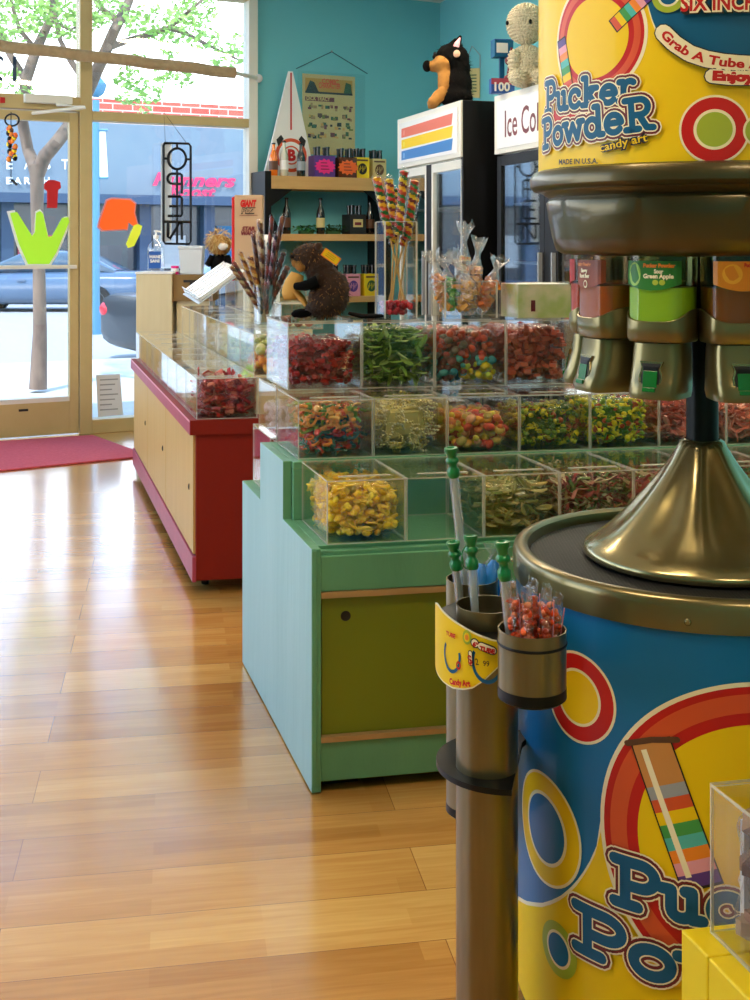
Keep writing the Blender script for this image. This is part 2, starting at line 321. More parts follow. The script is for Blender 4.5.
m = MB(); fr(m, dl - .08, dl, 0, CEIL); fr(m, dl, s91 - .08, zh0, zh1); fr(m, dl, s91 - .08, zt, CEIL); fr(m, sl, dl - .08, 0, .1); fr(m, sl, dl - .08, zt, CEIL); fr(m, sl, dl - .08, ztr0, ztr1)
w2 = struct(m.build('window_2', bevel=.004))
MB().box((dl, .01, zh1), (s91 - .08, .018, zt), 'glass', WX).box((sl, .01, .1), (dl - .08, .018, ztr0), 'glass', WX).box((sl, .01, ztr1), (dl - .08, .018, zt), 'glass', WX).build('glass_pane', w2)
d1 = s91 - .085; st = wl(69)[0]; zr = wl(30, 403)[1]; zg = wl(30, 398)[1]
m = MB(); fr(m, st, d1, .01, zh0 - .01, n0=-.02, n1=.04); fr(m, dl + .005, dl + .105, .01, zh0 - .01, n0=-.02, n1=.04); fr(m, dl + .1, st, .01, zr, n0=-.02, n1=.04); fr(m, dl + .1, st, zr, zr + .03, 'frame_white', -.02, .04); fr(m, dl + .1, st, zh0 - .07, zh0 - .01, n0=-.02, n1=.04)
a = wl(30, 267)[1]; m.box((dl + .1, -.06, a - .012), (d1 - .02, -.035, a + .012), 'frame_white', WX)
a = wl(22, 404)[1]; b0 = wl(18)[0]; m.box((b0, -.024, a - .045), (b0 + .06, -.02, a - .03), 'dark', WX)
dr = struct(m.build('door_1', bevel=.004))
MB().box((dl + .1, .005, zr), (st, .013, zh0 - .07), 'glass', WX).build('glass_pane', dr)
# digits on the glass above the door, read from behind
m = MB(); a, z0 = wl(24, 82, .008); hh = wl(24, 55, .008)[1] - z0
m.text('12', hh * 1.35, 'facade_dark', lambda x, y: WX @ Vector((a - x, .006, z0 + y)))
m.build('lettering', w2)
m = MB(); s0, z0 = wl(22, 105); s1, z1 = wl(62, 99)
m.box((s0, -.10, zh0 + .035), (s0 + .3, -.045, zh0 + .09), 'frame_white', WX); m.tube([WX @ Vector((s0 + .2, -.09, zh0 + .03)), WX @ Vector((s0 + .36, -.2, zh0 + .01)), WX @ Vector((s0 + .05, -.06, zh0 - .03))], .012, 'frame_white')
tag(m.build('door_closer', bevel=.004), 'cream metal door closer above the glass entrance door', 'door closer')
# pole hung across the front glazing
p0 = at(-40, 41, 7.35); p1 = at(235, 73, 8.1)
m = MB(); m.tube([p0.lerp(p1, t / 12) + Vector((0, 0, .004 * math.sin(t * 2.1))) for t in range(13)], .038, pm('weathered bamboo', '#bda47e', .7, var=(30, '#a88e68', .3), bump=(60, .6)), 12); 
tp = tag(m.build('bamboo_pole', smooth=40), 'thick tan pole hung across the top of the front windows', 'pole'); 
MB().tube([p1, p1.lerp(WX @ Vector((sR + .03, -.02, p1.z)), 1)], .014, 'frame_white').ell(p1 + (WX @ Vector((sR + .03, -.02, p1.z)) - p1) * .9, (.03, .03, .03), 'white_gloss').build('end_bracket', tp, smooth=50, label='white bracket')
# door mat
poly = [onz(-70, 479, 0), onz(150, 457, 0), onz(93, 436.5, 0), onz(-70, 447, 0)]
tag(MB().prism([(p.x, p.y) for p in poly], .001, .011, 'rug').build('door_mat', bevel=.003), 'wide red entrance mat lying before the glass door', 'mat')
# ceiling lights
for i, (x, y) in enumerate([(-.6, 1.2), (1.1, 3.2), (-.9, 4.9), (1.2, -.8), (.55, 6.2)]):
    lb = ['nearest the camera', 'above the candy counters', 'above the red counter', 'behind the camera', 'above the drinks fridges'][i]
    t = thing('ceiling_light', 'long white ceiling light ' + lb, 'ceiling light', (x, y, CEIL), group='ceiling lights of the shop')
    MB().box((-.62, -.17, -.05), (.62, .17, -.001), 'white').build('housing', t, bevel=.005)
    MB().box((-.58, -.14, -.058), (.58, .14, -.051), pm('lamp diffuser', '#ffffff', emis=((1, .80, .56, 1), LAMP))).build('diffuser', t)

# ------------------------------------------------------------------ outside
struct(MB().box((-30, .12, -.22), (30, 5.2, -.02), 'concrete', WX).build('sidewalk'))
struct(MB().add([(-60, 5.2, -.16), (60, 5.2, -.16), (60, 60, -.42), (-60, 60, -.42)], [(0, 1, 2, 3)], 'asphalt', WX).build('street'))
FD = 27.0
t = thing('storefront_building', 'blue-grey storefront building with brick parapet across the street', 'building', WX @ Vector((0, FD, 0)), WANG)
_r = t.rotation_euler.z
def fl(px, py):
    s, z = wl(px, py, FD); return s, z
zb1 = fl(170, 126)[1]; zb0 = fl(170, 200)[1]; zbr = fl(170, 101)[1]
MB().box((-35, 0, zb0), (35, 6, zb1), 'facade').box((-35, -.4, zb0 - .15), (35, 0, zb0 + .12), 'facade_dark').build('fascia', t)
MB().box((-9, .3, zb1), (35, 6, zbr), 'brick').build('parapet', t)
m = MB().box((-35, .6, -.45), (35, 6, zb0), 'store_glass')
for i in range(-17, 18): m.box((i * 2.0, .25, -.45), (i * 2.0 + .35, .6, zb0), 'facade_dark')
for i in range(-16, 17):
    if i % 3: m.box((i * 2.0 + .5, .5, .5), (i * 2.0 + 1.5, .6, 1.5 + .3 * (i % 2)), ['grey', 'deepblue', 'pinkred', 'brown'][i % 4])
m.box((-35, .3, -.45), (35, .6, .1), 'facade_dark'); m.build('shop_front', t)
m = MB()
def ftext(s, px, py, pxr, hpx, mat, sh=0., bold=0.):
    a, z = fl(px, py); h = (fl(px, py - hpx)[1] - z); b = fl(pxr, py)[0]; n = len(s); cw = (b - a)
    tmp = MB().text(s, h * 1.38, mat, lambda x, y: Vector((x, 0, y)), bold=bold * h, shear=sh); wd = max(v[0] for v in tmp.v)
    m.add([(a + v[0] / wd * cw, -.08, z + v[2]) for v in tmp.v], tmp.f, mat)
for ch, x in zip('EAST', (5, 24, 43, 61)): ftext(ch, x, 169, x + 7, 10, 'sign_white', bold=.03)
for ch, x in zip('EARTH', (5, 14, 23, 33, 42)): ftext(ch, x, 184, x + 7, 7, 'sign_white', bold=.04)
ftext('Runners', 151, 185, 235, 13, 'pinkneon', .3, .05); ftext('Roost', 167, 197, 215, 12, 'pinkneon', .3, .05)
m.build('signage', t, label='white and pink shop lettering')
# street tree
def tree():
    D = 10.2; base = onz(38, 389, -.02)
    t = thing('street_tree', 'slim street tree growing from the sidewalk outside the door', 'tree', base)
    P = lambda x, y, dd=0: at(x, y, D + dd) - base
    m = MB(); b = .0085
    br = [([(38, 389), (40, 330), (39, 270), (37, 215), (37, 175), (36, 165)], [.078, .060, .054, .054, .062, .07]),
          ([(37, 175), (45, 156), (57, 142), (75, 118), (89, 88), (104, 55), (114, 31), (126, 8), (136, -18), (150, -60)], [.065, .06, .055, .055, .055, .05, .045, .04, .035, .02]),
          ([(108, 47), (130, 40), (170, 28), (185, 33), (208, 45), (243, 62)], [.035, .028, .024, .02, .015, .008]),
          ([(170, 28), (190, 10), (215, -10), (240, -40)], [.018, .014, .01, .006]),
          ([(118, 22), (98, 5), (84, -20)], [.03, .022, .014]), ([(89, 88), (70, 60), (60, 40), (52, 0), (40, -50)], [.03, .025, .02, .018, .01]),
          ([(36, 170), (28, 150), (22, 120), (26, 80), (36, 50), (50, 20), (62, -30)], [.06, .05, .05, .048, .045, .035, .02]),
          ([(26, 80), (10, 55), (-5, 20), (-30, -20)], [.035, .03, .02, .012]), ([(36, 50), (20, 30), (12, 5), (5, -30)], [.025, .02, .015, .01]), ([(50, 20), (70, 30), (92, 20), (110, -5)], [.015, .012, .01, .006])]
    for pts, rr in br: m.tube([P(x, y, .25 * math.sin(i * .9 + x * .05) * (1 if y < 160 else 0)) for i, (x, y) in enumerate(pts)], rr, 'bark', 10)
    m.build('trunk', t, smooth=60)
    m = MB(); r = random.Random(3)
    cl = [(150, 25, 26), (185, 25, 22), (205, 40, 16), (225, 60, 16), (195, 8, 24), (130, 95, 14), (150, 92, 14), (165, 75, 12), (185, 80, 10), (128, 78, 14), (20, 15, 26), (50, 20, 24), (70, 30, 14), (8, 40, 16), (90, 15, 20), (112, 10, 20), (240, 45, 14), (10, 80, 14), (25, 90, 10), (145, 112, 8), (60, 5, 22), (215, -20, 30), (130, -30, 35), (60, -30, 35), (0, -20, 35), (170, 50, 12), (140, 60, 10)]
    for cx, cy, rad in cl:
        for i in range(int(rad * rad * .34)):
            a = r.uniform(0, 2 * PI); q = rad * math.sqrt(r.random()) ; c = P(cx + q * math.cos(a), cy + q * math.sin(a) * .8, r.uniform(-.7, .7))
            d = Vector((r.gauss(0, 1), r.gauss(0, 1), r.gauss(0, .6))).normalized(); e = d.cross(Vector((r.gauss(0, 1), r.gauss(0, 1), r.gauss(0, 1)))).normalized(); s = r.uniform(.022, .042)
            m.add([c - d * s, c - e * s * .5, c + d * s, c + e * s * .5 + Vector((0, 0, .006))], [(0, 1, 2, 3)], 'leafg')
    m.build('foliage', t, kind='stuff')
tree()
# lamp post
lb = at(96, 300, 19); lb.z = -.2
t = thing('street_lamp', 'light blue street lamp post with a white banner by the road', 'street lamp', lb)
P = lambda x, y: at(x, y, 19) - lb
MB().lathe([(.12, 0), (.10, .3), (.062, .5), (.055, P(96, 100).z)], 'pole_blue', 16, closed=True).build('post', t, smooth=40)
z = P(96, 97).z; MB().lathe([(.05, z), (.12, z + .05), (.15, z + .12), (.17, z + .2), (.05, z + .34), (.02, z + .4)], 'pole_blue', 16, closed=True).build('lantern', t, smooth=40)
a, b = P(98, 178), P(105, 130); MB().add([(a.x + .02, 0, a.z), (b.x + .05, 0, a.z), (b.x, .02, b.z), (a.x + .02, 0, b.z)], [(0, 1, 2, 3)], 'white').tube([(0, 0, b.z), (b.x + .05, 0, b.z)], .02, 'pole_blue').tube([(0, 0, a.z), (b.x + .05, 0, a.z)], .02, 'pole_blue').build('banner', t)
# parked cars
def car(loc, rz, mat, label):
    t = thing('parked_car', label, 'car', loc, rz)
    def sec(x, w, z0, z1, n=14, cr=.14):
        o = []
        for k in range(n):
            a = 2 * PI * k / n + PI / n; c, s = math.cos(a), math.sin(a); e = .45
            o.append((x, w * math.copysign(abs(c) ** e, c), (z0 + z1) / 2 + (z1 - z0) / 2 * math.copysign(abs(s) ** e, s)))
        return o
    m = MB(); m.loft([sec(*q) for q in [(-2.39, .70, .40, .84), (-2.36, .83, .32, .93), (-2.25, .87, .27, .955), (-2.0, .88, .24, .96), (-1.2, .90, .22, .97), (0, .91, .22, .95), (1.0, .90, .22, .93), (1.7, .88, .24, .86), (2.15, .82, .28, .76), (2.35, .6, .34, .66)]], mat); m.build('body', t, smooth=50)
    m = MB(); g = [(-1.75, .68, .90, .98), (-1.25, .66, .90, 1.26), (-.85, .62, .90, 1.38), (-.2, .61, .90, 1.42), (.35, .62, .90, 1.36), (.75, .66, .90, 1.18), (1.25, .70, .88, .96)]
    m.loft([sec(*q) for q in g], mat, matfn=lambda j, k: 'car_glass' if k in (0, 13, 6, 7, 5, 12) or j in (0, 5, 4) and k not in (1,) else mat); m.build('cabin', t, smooth=40)
    wh = None
    for x in (-1.42, 1.4):
        for sy in (-1, 1):
            m = MB().lathe([(.2, -.1), (.31, -.1), (.325, -.06), (.325, .06), (.31, .1), (.2, .1)], 'tyre', 24, X=T(x, sy * .865, .325) @ R(PI / 2, 'X'))
            wh = m.build('wheel', t, smooth=40)
            q = MB(); X = T(x, sy * .955, .325) @ R(PI / 2, 'X'); q.lathe([(.20, -.02), (.21, .01), (.18, .015), (.16, -.01)], 'rim', 24, X=X); q.lathe([(.0, 0), (.05, .01), (.05, -.02)], 'rim', 12, X=X)
            for i in range(6): q.box((.04, -.022, -.01), (.19, .022, .01), 'rim', X @ R(i * PI / 3))
            q.lathe([(0, -.015), (.2, -.015)], 'tyre', 24, X=X); q.build('rim', wh, smooth=30)
    for sy in (-1, 1): MB().ell((-2.34, sy * .68, .74), (.07, .17, .10), 'tail').build('tail_light', t, smooth=60)
    m = MB(); 
    for sy in (-1, 1): m.tube([(.95, sy * .905, .4), (.95, sy * .91, .85)], .008, 'ink').tube([(-.15, sy * .915, .4), (-.15, sy * .92, .85)], .008, 'ink').tube([(-.9, sy * .905, .5), (-.9, sy * .91, .85)], .008, 'ink').box((.1, sy * .92 - .01, .74), (.28, sy * .92 + .01, .78), mat)
    m.build('door_seams', t); return t
c1 = at(44, 312, 26.5); c1.z = -.30; car(c1, PI - .05, 'car_blue', 'blue parked sedan seen side-on beyond the tree trunk')
c2 = at(299, 345, 15.5); c2.z = -.30; car(c2, WANG + .15, 'car_grey', 'dark grey car with red tail light beside the entrance')

# ------------------------------------------------------------------ stickers, neon sign, notices on the glass
def on_glass(pts, name, mat, label, cat, border=None, n=.0, th=.004, group=None):
    q = [wl(x, y, n) for x, y in pts]; cx = sum(p[0] for p in q) / len(q); cz = sum(p[1] for p in q) / len(q)
    m = MB(); o = WX @ Vector((cx, n, cz)); Xm = R(WANG) @ R(PI / 2, 'X')
    m.prism([(p[0] - cx, p[1] - cz) for p in q], 0, th, mat, Xm)
    if border:
        k = 1.1; m.prism([((p[0] - cx) * k, (p[1] - cz) * k) for p in q], -.003, -.001, border, Xm)
    return tag(m.build(name, loc=o), label, cat)
crown = [(10, 213), (17, 212), (32, 236), (35, 232), (36, 213), (40, 211), (43, 214), (48, 237), (52, 236), (62, 218), (68, 217), (69, 222), (56, 253), (49, 264), (28, 264), (19, 244)]
on_glass(crown, 'crown_cutout', 'sticker_green', 'lime green three-pointed crown cutout taped to the door glass', 'cutout', 'sign_white')
on_glass([(44, 184), (48, 180), (54, 180), (60, 182), (61, 188), (58, 190), (57, 208), (47, 208), (47, 191), (44, 189)], 'window_cutout', 'sticker_red', 'small red mushroom-shaped cutout above the green crown', 'cutout')
on_glass([(104, 210), (107, 201), (112, 199), (130, 200), (135, 204), (134, 213), (137, 224), (133, 226), (128, 222), (127, 229), (103, 230), (99, 226), (101, 218)], 'window_cutout', 'sticker_orange', 'orange cutout shape stuck on the window beside the door', 'cutout', 'pink')
on_glass([(138, 224), (142, 226), (140, 234), (134, 246), (128, 248), (126, 244), (130, 234), (134, 225)], 'window_cutout', 'sticker_yellow', 'small yellow cutout just below the orange window shape', 'cutout')
o = on_glass([(96, 375), (120, 374), (123, 415), (98, 417)], 'paper_notice', 'paperwhite', 'white printed notice taped low on the window beside the door', 'notice')
m = MB()
for i in range(7):
    q0 = wl(100, 380 + i * 5, -.006); q1 = wl(118 - (i % 3) * 3, 380 + i * 5, -.006); m.box((q0[0], -.006, q0[1] - .004), (q1[0], -.0045, q0[1] + .004), 'grey', WX)
for v in range(len(m.v)): m.v[v] = tuple(Vector(m.v[v]) - o.location)
m.build('printed_lines', o)
on_glass([(0, 97), (5, 97.5), (5, 103), (0, 103)], 'decal', 'red', 'small red decal on the frame above the door', 'decal', n=-.045)
# neon OPEN tubes, unlit, seen from behind
def neon():
    n = -.10
    o = WX @ Vector((*[wl(177, 245, n)[0]], n, wl(177, 245, n)[1])); t = thing('open_sign', 'unlit upright OPEN neon sign hanging in the front window', 'sign', o)
    P = lambda x, y: (WX @ Vector((wl(140 + x / 7.5, 135 + y / 7.5, n)[0], n, wl(140 + x / 7.5, 135 + y / 7.5, n)[1]))) - o
    m = MB(); r = .0085
    fr_ = [(185, 60), (365, 65), (380, 85), (380, 800), (365, 818), (190, 815), (176, 795), (176, 80), (185, 60), (200, 60)]
    m.tube([P(*q) for q in fr_], r, 'black', 6); m.tube([P(278, 62), P(278, 100)], r, 'black', 6); m.tube([P(278, 256), P(278, 818)], r, 'black', 6)
    m.tube([P(176, 175), P(212, 178)], r, 'black', 6); m.tube([P(345, 182), P(380, 184)], r, 'black', 6); m.tube([P(176, 650), P(380, 652)], r * 1.2, 'black', 6); m.build('frame', t, smooth=60)
    k = .0095; m = MB(); m.tube([P(278 + 67 * math.cos(a * PI / 12), 178 + 78 * math.sin(a * PI / 12)) for a in range(26)], k, 'black', 6); m.build('tube_letter', t, smooth=60)
    m = MB(); m.tube([P(313, 440), P(315, 380), P(313, 298), P(300, 292), P(250, 290)] + [P(244 + 38 * math.cos(-PI / 2 - a * PI / 8), 327 + 38 * math.sin(-PI / 2 - a * PI / 8)) for a in range(1, 9)] + [P(310, 366)], k, 'black', 6); m.build('tube_letter', t, smooth=60)
    m = MB(); m.tube([P(210, 460), P(305, 462), P(314, 475), P(314, 595), P(305, 607), P(210, 606)], k, 'black', 6); m.tube([P(218, 535), P(278, 535)], k, 'black', 6); m.build('tube_letter', t, smooth=60)
    m = MB(); m.tube([P(210, 655), P(210, 765), P(222, 780), P(272, 700), P(290, 665), P(312, 660), P(314, 785)], k, 'black', 6); m.build('tube_letter', t, smooth=60)
    m = MB(); m.box((-.02, -.004, 0), (.06, .004, .0), 'black'); 
    hk = MB(); top = WX @ Vector((wl(167, 113, n)[0], -.03, wl(167, 113, 0)[1])) - o; hk.tube([P(190, 60), top, P(350, 62)], .002, 'dark', 5); hk.build('hanging_cord', t)
    m = MB(); a = P(150, 60); b = P(160, 800); m.box((a.x, a.y + .03, b.z), (a.x + .07, a.y + .055, a.z), 'plasticwhite'); m.build('backing_strip', t)
neon()
# dangling ornament in the door
o = at(12, 150, 7.45); t = thing('hanging_ornament', 'orange and black dangling ornament hung inside the door glass', 'ornament', o)
P = lambda x, y: at(x, y, 7.45) - o
MB().tube([P(12 + 7 * math.cos(a * PI / 8), 120 + 6 * math.sin(a * PI / 8)) for a in range(17)], .006, 'black', 6).tube([P(11, 112), P(11, 185)], .003, 'black', 5).build('ring_and_cord', t, smooth=60)
m = MB(); r = random.Random(4)
for i in range(26): q = P(12 + r.uniform(-4, 4), 128 + i * 1.25); m.ell(q, (.016, .016, .02), ['orange', 'hotorange', 'brown', 'yellow', 'black'][i % 5], n=7, h=5)
m.build('beads', t, smooth=60); MB().tube([P(12, 180), P(17, 185)], .008, 'black').build('charm', t)

# ------------------------------------------------------------------ candies
def piece(mb, kind, p, s, col, r):
    q = Matrix.Translation(p) @ Matrix.Rotation(r.uniform(0, 6.28), 4, Vector((r.gauss(0, 1), r.gauss(0, 1), r.gauss(0, 1))).normalized() if r.random() < .7 else Vector((0, 0, 1)))
    c = cm(col)
    if kind == 'chunk': mb.box((-s, -s * .7, -s * .5), (s, s * .7, s * .5), c, q)
    elif kind == 'blob': mb.ell((0, 0, 0), (s, s * .8, s * .7), c, q, n=7, h=5)
    elif kind == 'leaf':
        a = [(math.cos(t * PI / 4) * s * 1.7, math.sin(t * PI / 4) * s * .6, .35 * s * (math.cos(t * PI / 4)) ** 2) for t in range(8)]
        mb.add(a + [(x * .9, y * .8, z + .22 * s) for x, y, z in a], [tuple(range(8))[::-1], tuple(range(8, 16))] + [(i, (i + 1) % 8, 8 + (i + 1) % 8, 8 + i) for i in range(8)], c, q)
    elif kind == 'strip':
        w0 = r.uniform(.5, 2); mb.tube([(s * 2.2 * (t / 6 - .5) * 2, s * .35 * math.sin(t * 1.1 + w0), s * .5 * math.cos(t * .8 + w0)) for t in range(7)], s * .42, c, 5, q, flat=.35)
    elif kind == 'worm': 
        w0 = r.uniform(.5, 6); mb.tube([(s * 2.0 * (t / 7 - .5) * 2, s * .9 * math.sin(t * .9 + w0), s * .4 * math.cos(t * .9 + w0)) for t in range(8)], s * .33, c, 6, q)
    elif kind == 'ring':
        vs = []; fs = []
        for i in range(9):
            for j in range(5): a, b = i * 2 * PI / 9, j * 2 * PI / 5; vs.append(((s + s * .42 * math.cos(b)) * math.cos(a), (s + s * .42 * math.cos(b)) * math.sin(a), s * .42 * math.sin(b))); fs.append((i * 5 + j, ((i + 1) % 9) * 5 + j, ((i + 1) % 9) * 5 + (j + 1) % 5, i * 5 + (j + 1) % 5))
        mb.add(vs, fs, c, q)
    elif kind == 'necklace':
        for i in range(8): mb.ell((s * 1.6 * math.cos(i * .5), s * 1.6 * math.sin(i * .5), 0), (s * .36, s * .36, s * .3), c, q, n=6, h=4)
    elif kind == 'star':
        pl = [((s * (1 if i % 2 else .45)) * math.cos(i * PI / 5), (s * (1 if i % 2 else .45)) * math.sin(i * PI / 5)) for i in range(10)]; mb.prism(pl, -s * .2, s * .2, c, q)
def bag(label, loc, w_, d_, h_, kind, cols, s, n, seed, frame=None, film='film', group=None, name='candy_bag', cat='candy bag', layers=1):
    """clear bag of sweets; w_ across, d_ deep, h_ high, sitting on its loc"""
    r = random.Random(seed); Fm = frame if frame is not None else F
    def surf(scale, ph, rough):
        vs = []; fs = []; nu, nv = 26, 16
        for j in range(nv + 1):
            p = -PI / 2 + PI * j / nv
            for i in range(nu):
                q = 2 * PI * i / nu; e = .28; f_ = lambda c: math.copysign(abs(c) ** e, c)
                x, y, z = f_(math.cos(p)) * f_(math.cos(q)), f_(math.cos(p)) * f_(math.sin(q)), f_(math.sin(p))
                k = scale * (1 + rough * noise.noise(Vector((x * 2.3 + seed, y * 2.3, z * 2.3 + ph))))
                zz = z * k; zz = max(zz, -1)
                vs.append(Fm @ Vector((x * w_ / 2 * min(k, 1.02), y * d_ / 2 * min(k, 1.02), (zz + 1) * h_ / 2)))
        for j in range(nv):
            for i in range(nu): fs.append((j * nu + i, j * nu + (i + 1) % nu, (j + 1) * nu + (i + 1) % nu, (j + 1) * nu + i))
        return vs, fs
    m = MB(); vs, fs = surf(.97, 1.3, .12); m.add(vs, fs, film)
    # folded seam
    pts = [Fm @ Vector((w_ * .46 * (t / 9 * 2 - 1), -d_ * .46 + .002, h_ * (.52 + .04 * math.sin(t * 1.3 + seed)))) for t in range(10)]
    for a, b in zip(pts, pts[1:]): m.add([a, b, b + Vector((0, -.006, .016)), a + Vector((0, -.006, .016))], [(0, 1, 2, 3)], film)
    root = m.build(name, loc=loc, smooth=70); tag(root, label, cat, group)
    m = MB(); sm = 1.2 if ('strip' in kind or 'worm' in kind or 'necklace' in kind) else .5
    for i in range(n):
        # favour the visible skin of the heap
        for _ in range(30):
            x, y, z = r.uniform(-1, 1), r.uniform(-1, 1), r.uniform(-1, 1)
            rad = (abs(x) ** 9 + abs(y) ** 9 + abs(z) ** 6) ** (1 / 8)
            if .5 < rad < 1.0: break
        z_ = (z * .93 + 1) / 2 * h_; 
        col = r.choice(cols) if isinstance(cols, (list, tuple)) else cols((x + 1) / 2, (z + 1) / 2, r)
        piece(m, kind if isinstance(kind, str) else r.choice(kind), Fm @ Vector((x * (w_ * .49 - s * sm), y * (d_ * .49 - s * sm), min(max(z_, s * .9), h_ - s * .9))), s * r.uniform(.75, 1.25), col, r)
    cl_ = list(cols) if isinstance(cols, (list, tuple)) else [cols(.3, .3, r) for _ in range(12)] + [cols(.3, .7, r) for _ in range(12)]; cc_ = min(cl_, key=lambda c: sum(L(c)[:3])); nu, nv = 20, 12; vs = []; fs = []      # the sweets packed inside the heap
    hx_ = (w_ / 2 - s * (1.5 + sm)) * .86; hy_ = (d_ / 2 - s * (1.5 + sm)) * .86; hz_ = (h_ / 2 - s * 1.7) * .84
    for j in range(nv + 1):
        p = -PI / 2 + PI * j / nv
        for i in range(nu):
            q = 2 * PI * i / nu; f_ = lambda c: math.copysign(abs(c) ** .35, c); x, y, z = f_(math.cos(p)) * f_(math.cos(q)), f_(math.cos(p)) * f_(math.sin(q)), f_(math.sin(p)); kk_ = 1 + .18 * noise.noise(Vector((x * 3 + seed, y * 3, z * 3)))
            vs.append(Fm @ Vector((x * hx_ * kk_, y * hy_ * kk_, h_ / 2 + z * hz_ * kk_)))
    for j in range(nv):
        for i in range(nu): fs.append((j * nu + i, j * nu + (i + 1) % nu, (j + 1) * nu + (i + 1) % nu, (j + 1) * nu + i))
    if min(hx_, hy_, hz_) > .004: m.add(vs, fs, cm(cc_))
    m.build('candy', root, kind='stuff', smooth=50 if kind in ('blob', 'worm', 'strip', 'ring') else None); return root

# ------------------------------------------------------------------ acrylic bins
def make_bin(w_, d_, h_, label, group, name='acrylic_bin', Fm=F, openlid=False):
    t = .0035; m = MB()
    def panel(a, b, thin):
        x0, y0, z0 = a; x1, y1, z1 = b
        vs = [(x0, y0, z0), (x1, y0, z0), (x1, y1, z0), (x0, y1, z0), (x0, y0, z1), (x1, y0, z1), (x1, y1, z1), (x0, y1, z1)]
        fs = [(0, 3, 2, 1), (4, 5, 6, 7), (0, 1, 5, 4), (1, 2, 6, 5), (2, 3, 7, 6), (3, 0, 4, 7)]; ax = [2, 2, 1, 0, 1, 0]
        m.add(vs, fs, ['acrylic' if ax[i] == thin else 'edge' for i in range(6)], Fm)
    g = .001
    panel((g, g, g), (w_ - g, d_ - g, t), 2); panel((g, g, t), (w_ - g, t + g, h_ - t - .001), 1); panel((g, d_ - t, t), (w_ - g, d_ - g, h_ - t - .001), 1)
    panel((g, t + g, t), (t + g, d_ - t, h_ - t - .001), 0); panel((w_ - t - g, t + g, t), (w_ - g, d_ - t, h_ - t - .001), 0)
    root = m.build(name); tag(root, label, 'bin', group)
    keep = m; m = MB()
    m2 = m
    x0, y0, z0, x1, y1, z1 = g, -.004, h_ - t, w_ - g, d_ - g, h_
    vs = [(x0, y0, z0), (x1, y0, z0), (x1, y1, z0), (x0, y1, z0), (x0, y0, z1), (x1, y0, z1), (x1, y1, z1), (x0, y1, z1)]
    m.add(vs, [(0, 3, 2, 1), (4, 5, 6, 7), (0, 1, 5, 4), (1, 2, 6, 5), (2, 3, 7, 6), (3, 0, 4, 7)], ['acrylic', 'acrylic', 'edge', 'edge', 'edge', 'edge'], Fm)
    m.box((w_ * .2, d_ * .12, h_), (w_ * .85, d_ * .12 + .010, h_ + .002), 'edge', Fm)
    lid = m.build('lid', root); return root

# ------------------------------------------------------------------ green stepped counter
GO = Vector((-.143, 2.70, 0)); GL = 1.62; BW = .192
t = thing('stepped_counter', 'mint green stepped wooden counter with olive doors and candy bins', 'counter', GO)
prof = [(0, .004), (0, .553), (.309, .553), (.309, .698), (.607, .698), (.607, .541), (.883, .541), (.883, .004)]
def side_panel(v0, v1, mat):
    m = MB(); m.prism(prof, v0, v1, mat, F @ Matrix(((0, 0, 1, 0), (1, 0, 0, 0), (0, 1, 0, 0), (0, 0, 0, 1)))); return m
m = side_panel(0, .022, 'mint_daylit')
for i in range(len(m.f)):      # cut edges keep the front's mint, without the daylight tint
    if 2 <= i: m.m[i] = m.mi('mint')
m.box((.0, -.004, .02), (.012, .0, .55), 'mint', F)
m.build('side_panel', t, bevel=.002); side_panel(GL - .022, GL, 'mint_daylit').build('side_panel', t, bevel=.002)
m = MB().box((.022, .01, .50), (GL - .022, .03, .545), 'mint', F).box((.022, .002, .455), (GL - .022, .03, .535), 'mint', F); m.build('top_rail', t, bevel=.002)
MB().box((.022, -.003, .441), (GL - .022, .03, .454), 'tan_edge', F).box((.022, -.003, .116), (GL - .022, .03, .128), 'tan_edge', F).build('edge_strip', t, label='raw wood edge strip')
MB().box((.022, .004, .026), (GL - .022, .03, .115), 'mint', F).build('toe_board', t, bevel=.002)
for i, (a, b) in enumerate([(.026, .52), (.524, 1.05), (1.054, GL - .026)]):
    m = MB().box((a, .012, .129), (b, .03, .440), 'olive', F); X = F @ T(a + .055, .0115, .395) @ R(PI / 2, 'X'); m.lathe([(0, .0), (.009, .0), (.0115, .0006), (.0118, -.002)], 'ink', 20, X=X)
    m.build('door', t)
MB().box((.022, .03, .535), (GL - .022, .309, .553), 'mint', F).build('step_board', t, bevel=.002)
MB().box((.022, .29, .553), (GL - .022, .309, .68), 'mint', F).box((.022, .29, .68), (GL - .022, .607, .698), 'mint', F).build('step_board', t, bevel=.002)
MB().box((.022, .587, .54), (GL - .022, .607, .68), 'mint', F).box((.022, .607, .523), (GL - .022, .883, .541), 'mint', F).box((.022, .86, .03), (GL - .022, .882, .523), 'mint_daylit', F).build('step_board', t)
for a in (.04, GL - .12): MB().box((a, .05, .0), (a + .08, .8, .03), 'black', F).build('foot_rail', t, label='black foot rail')
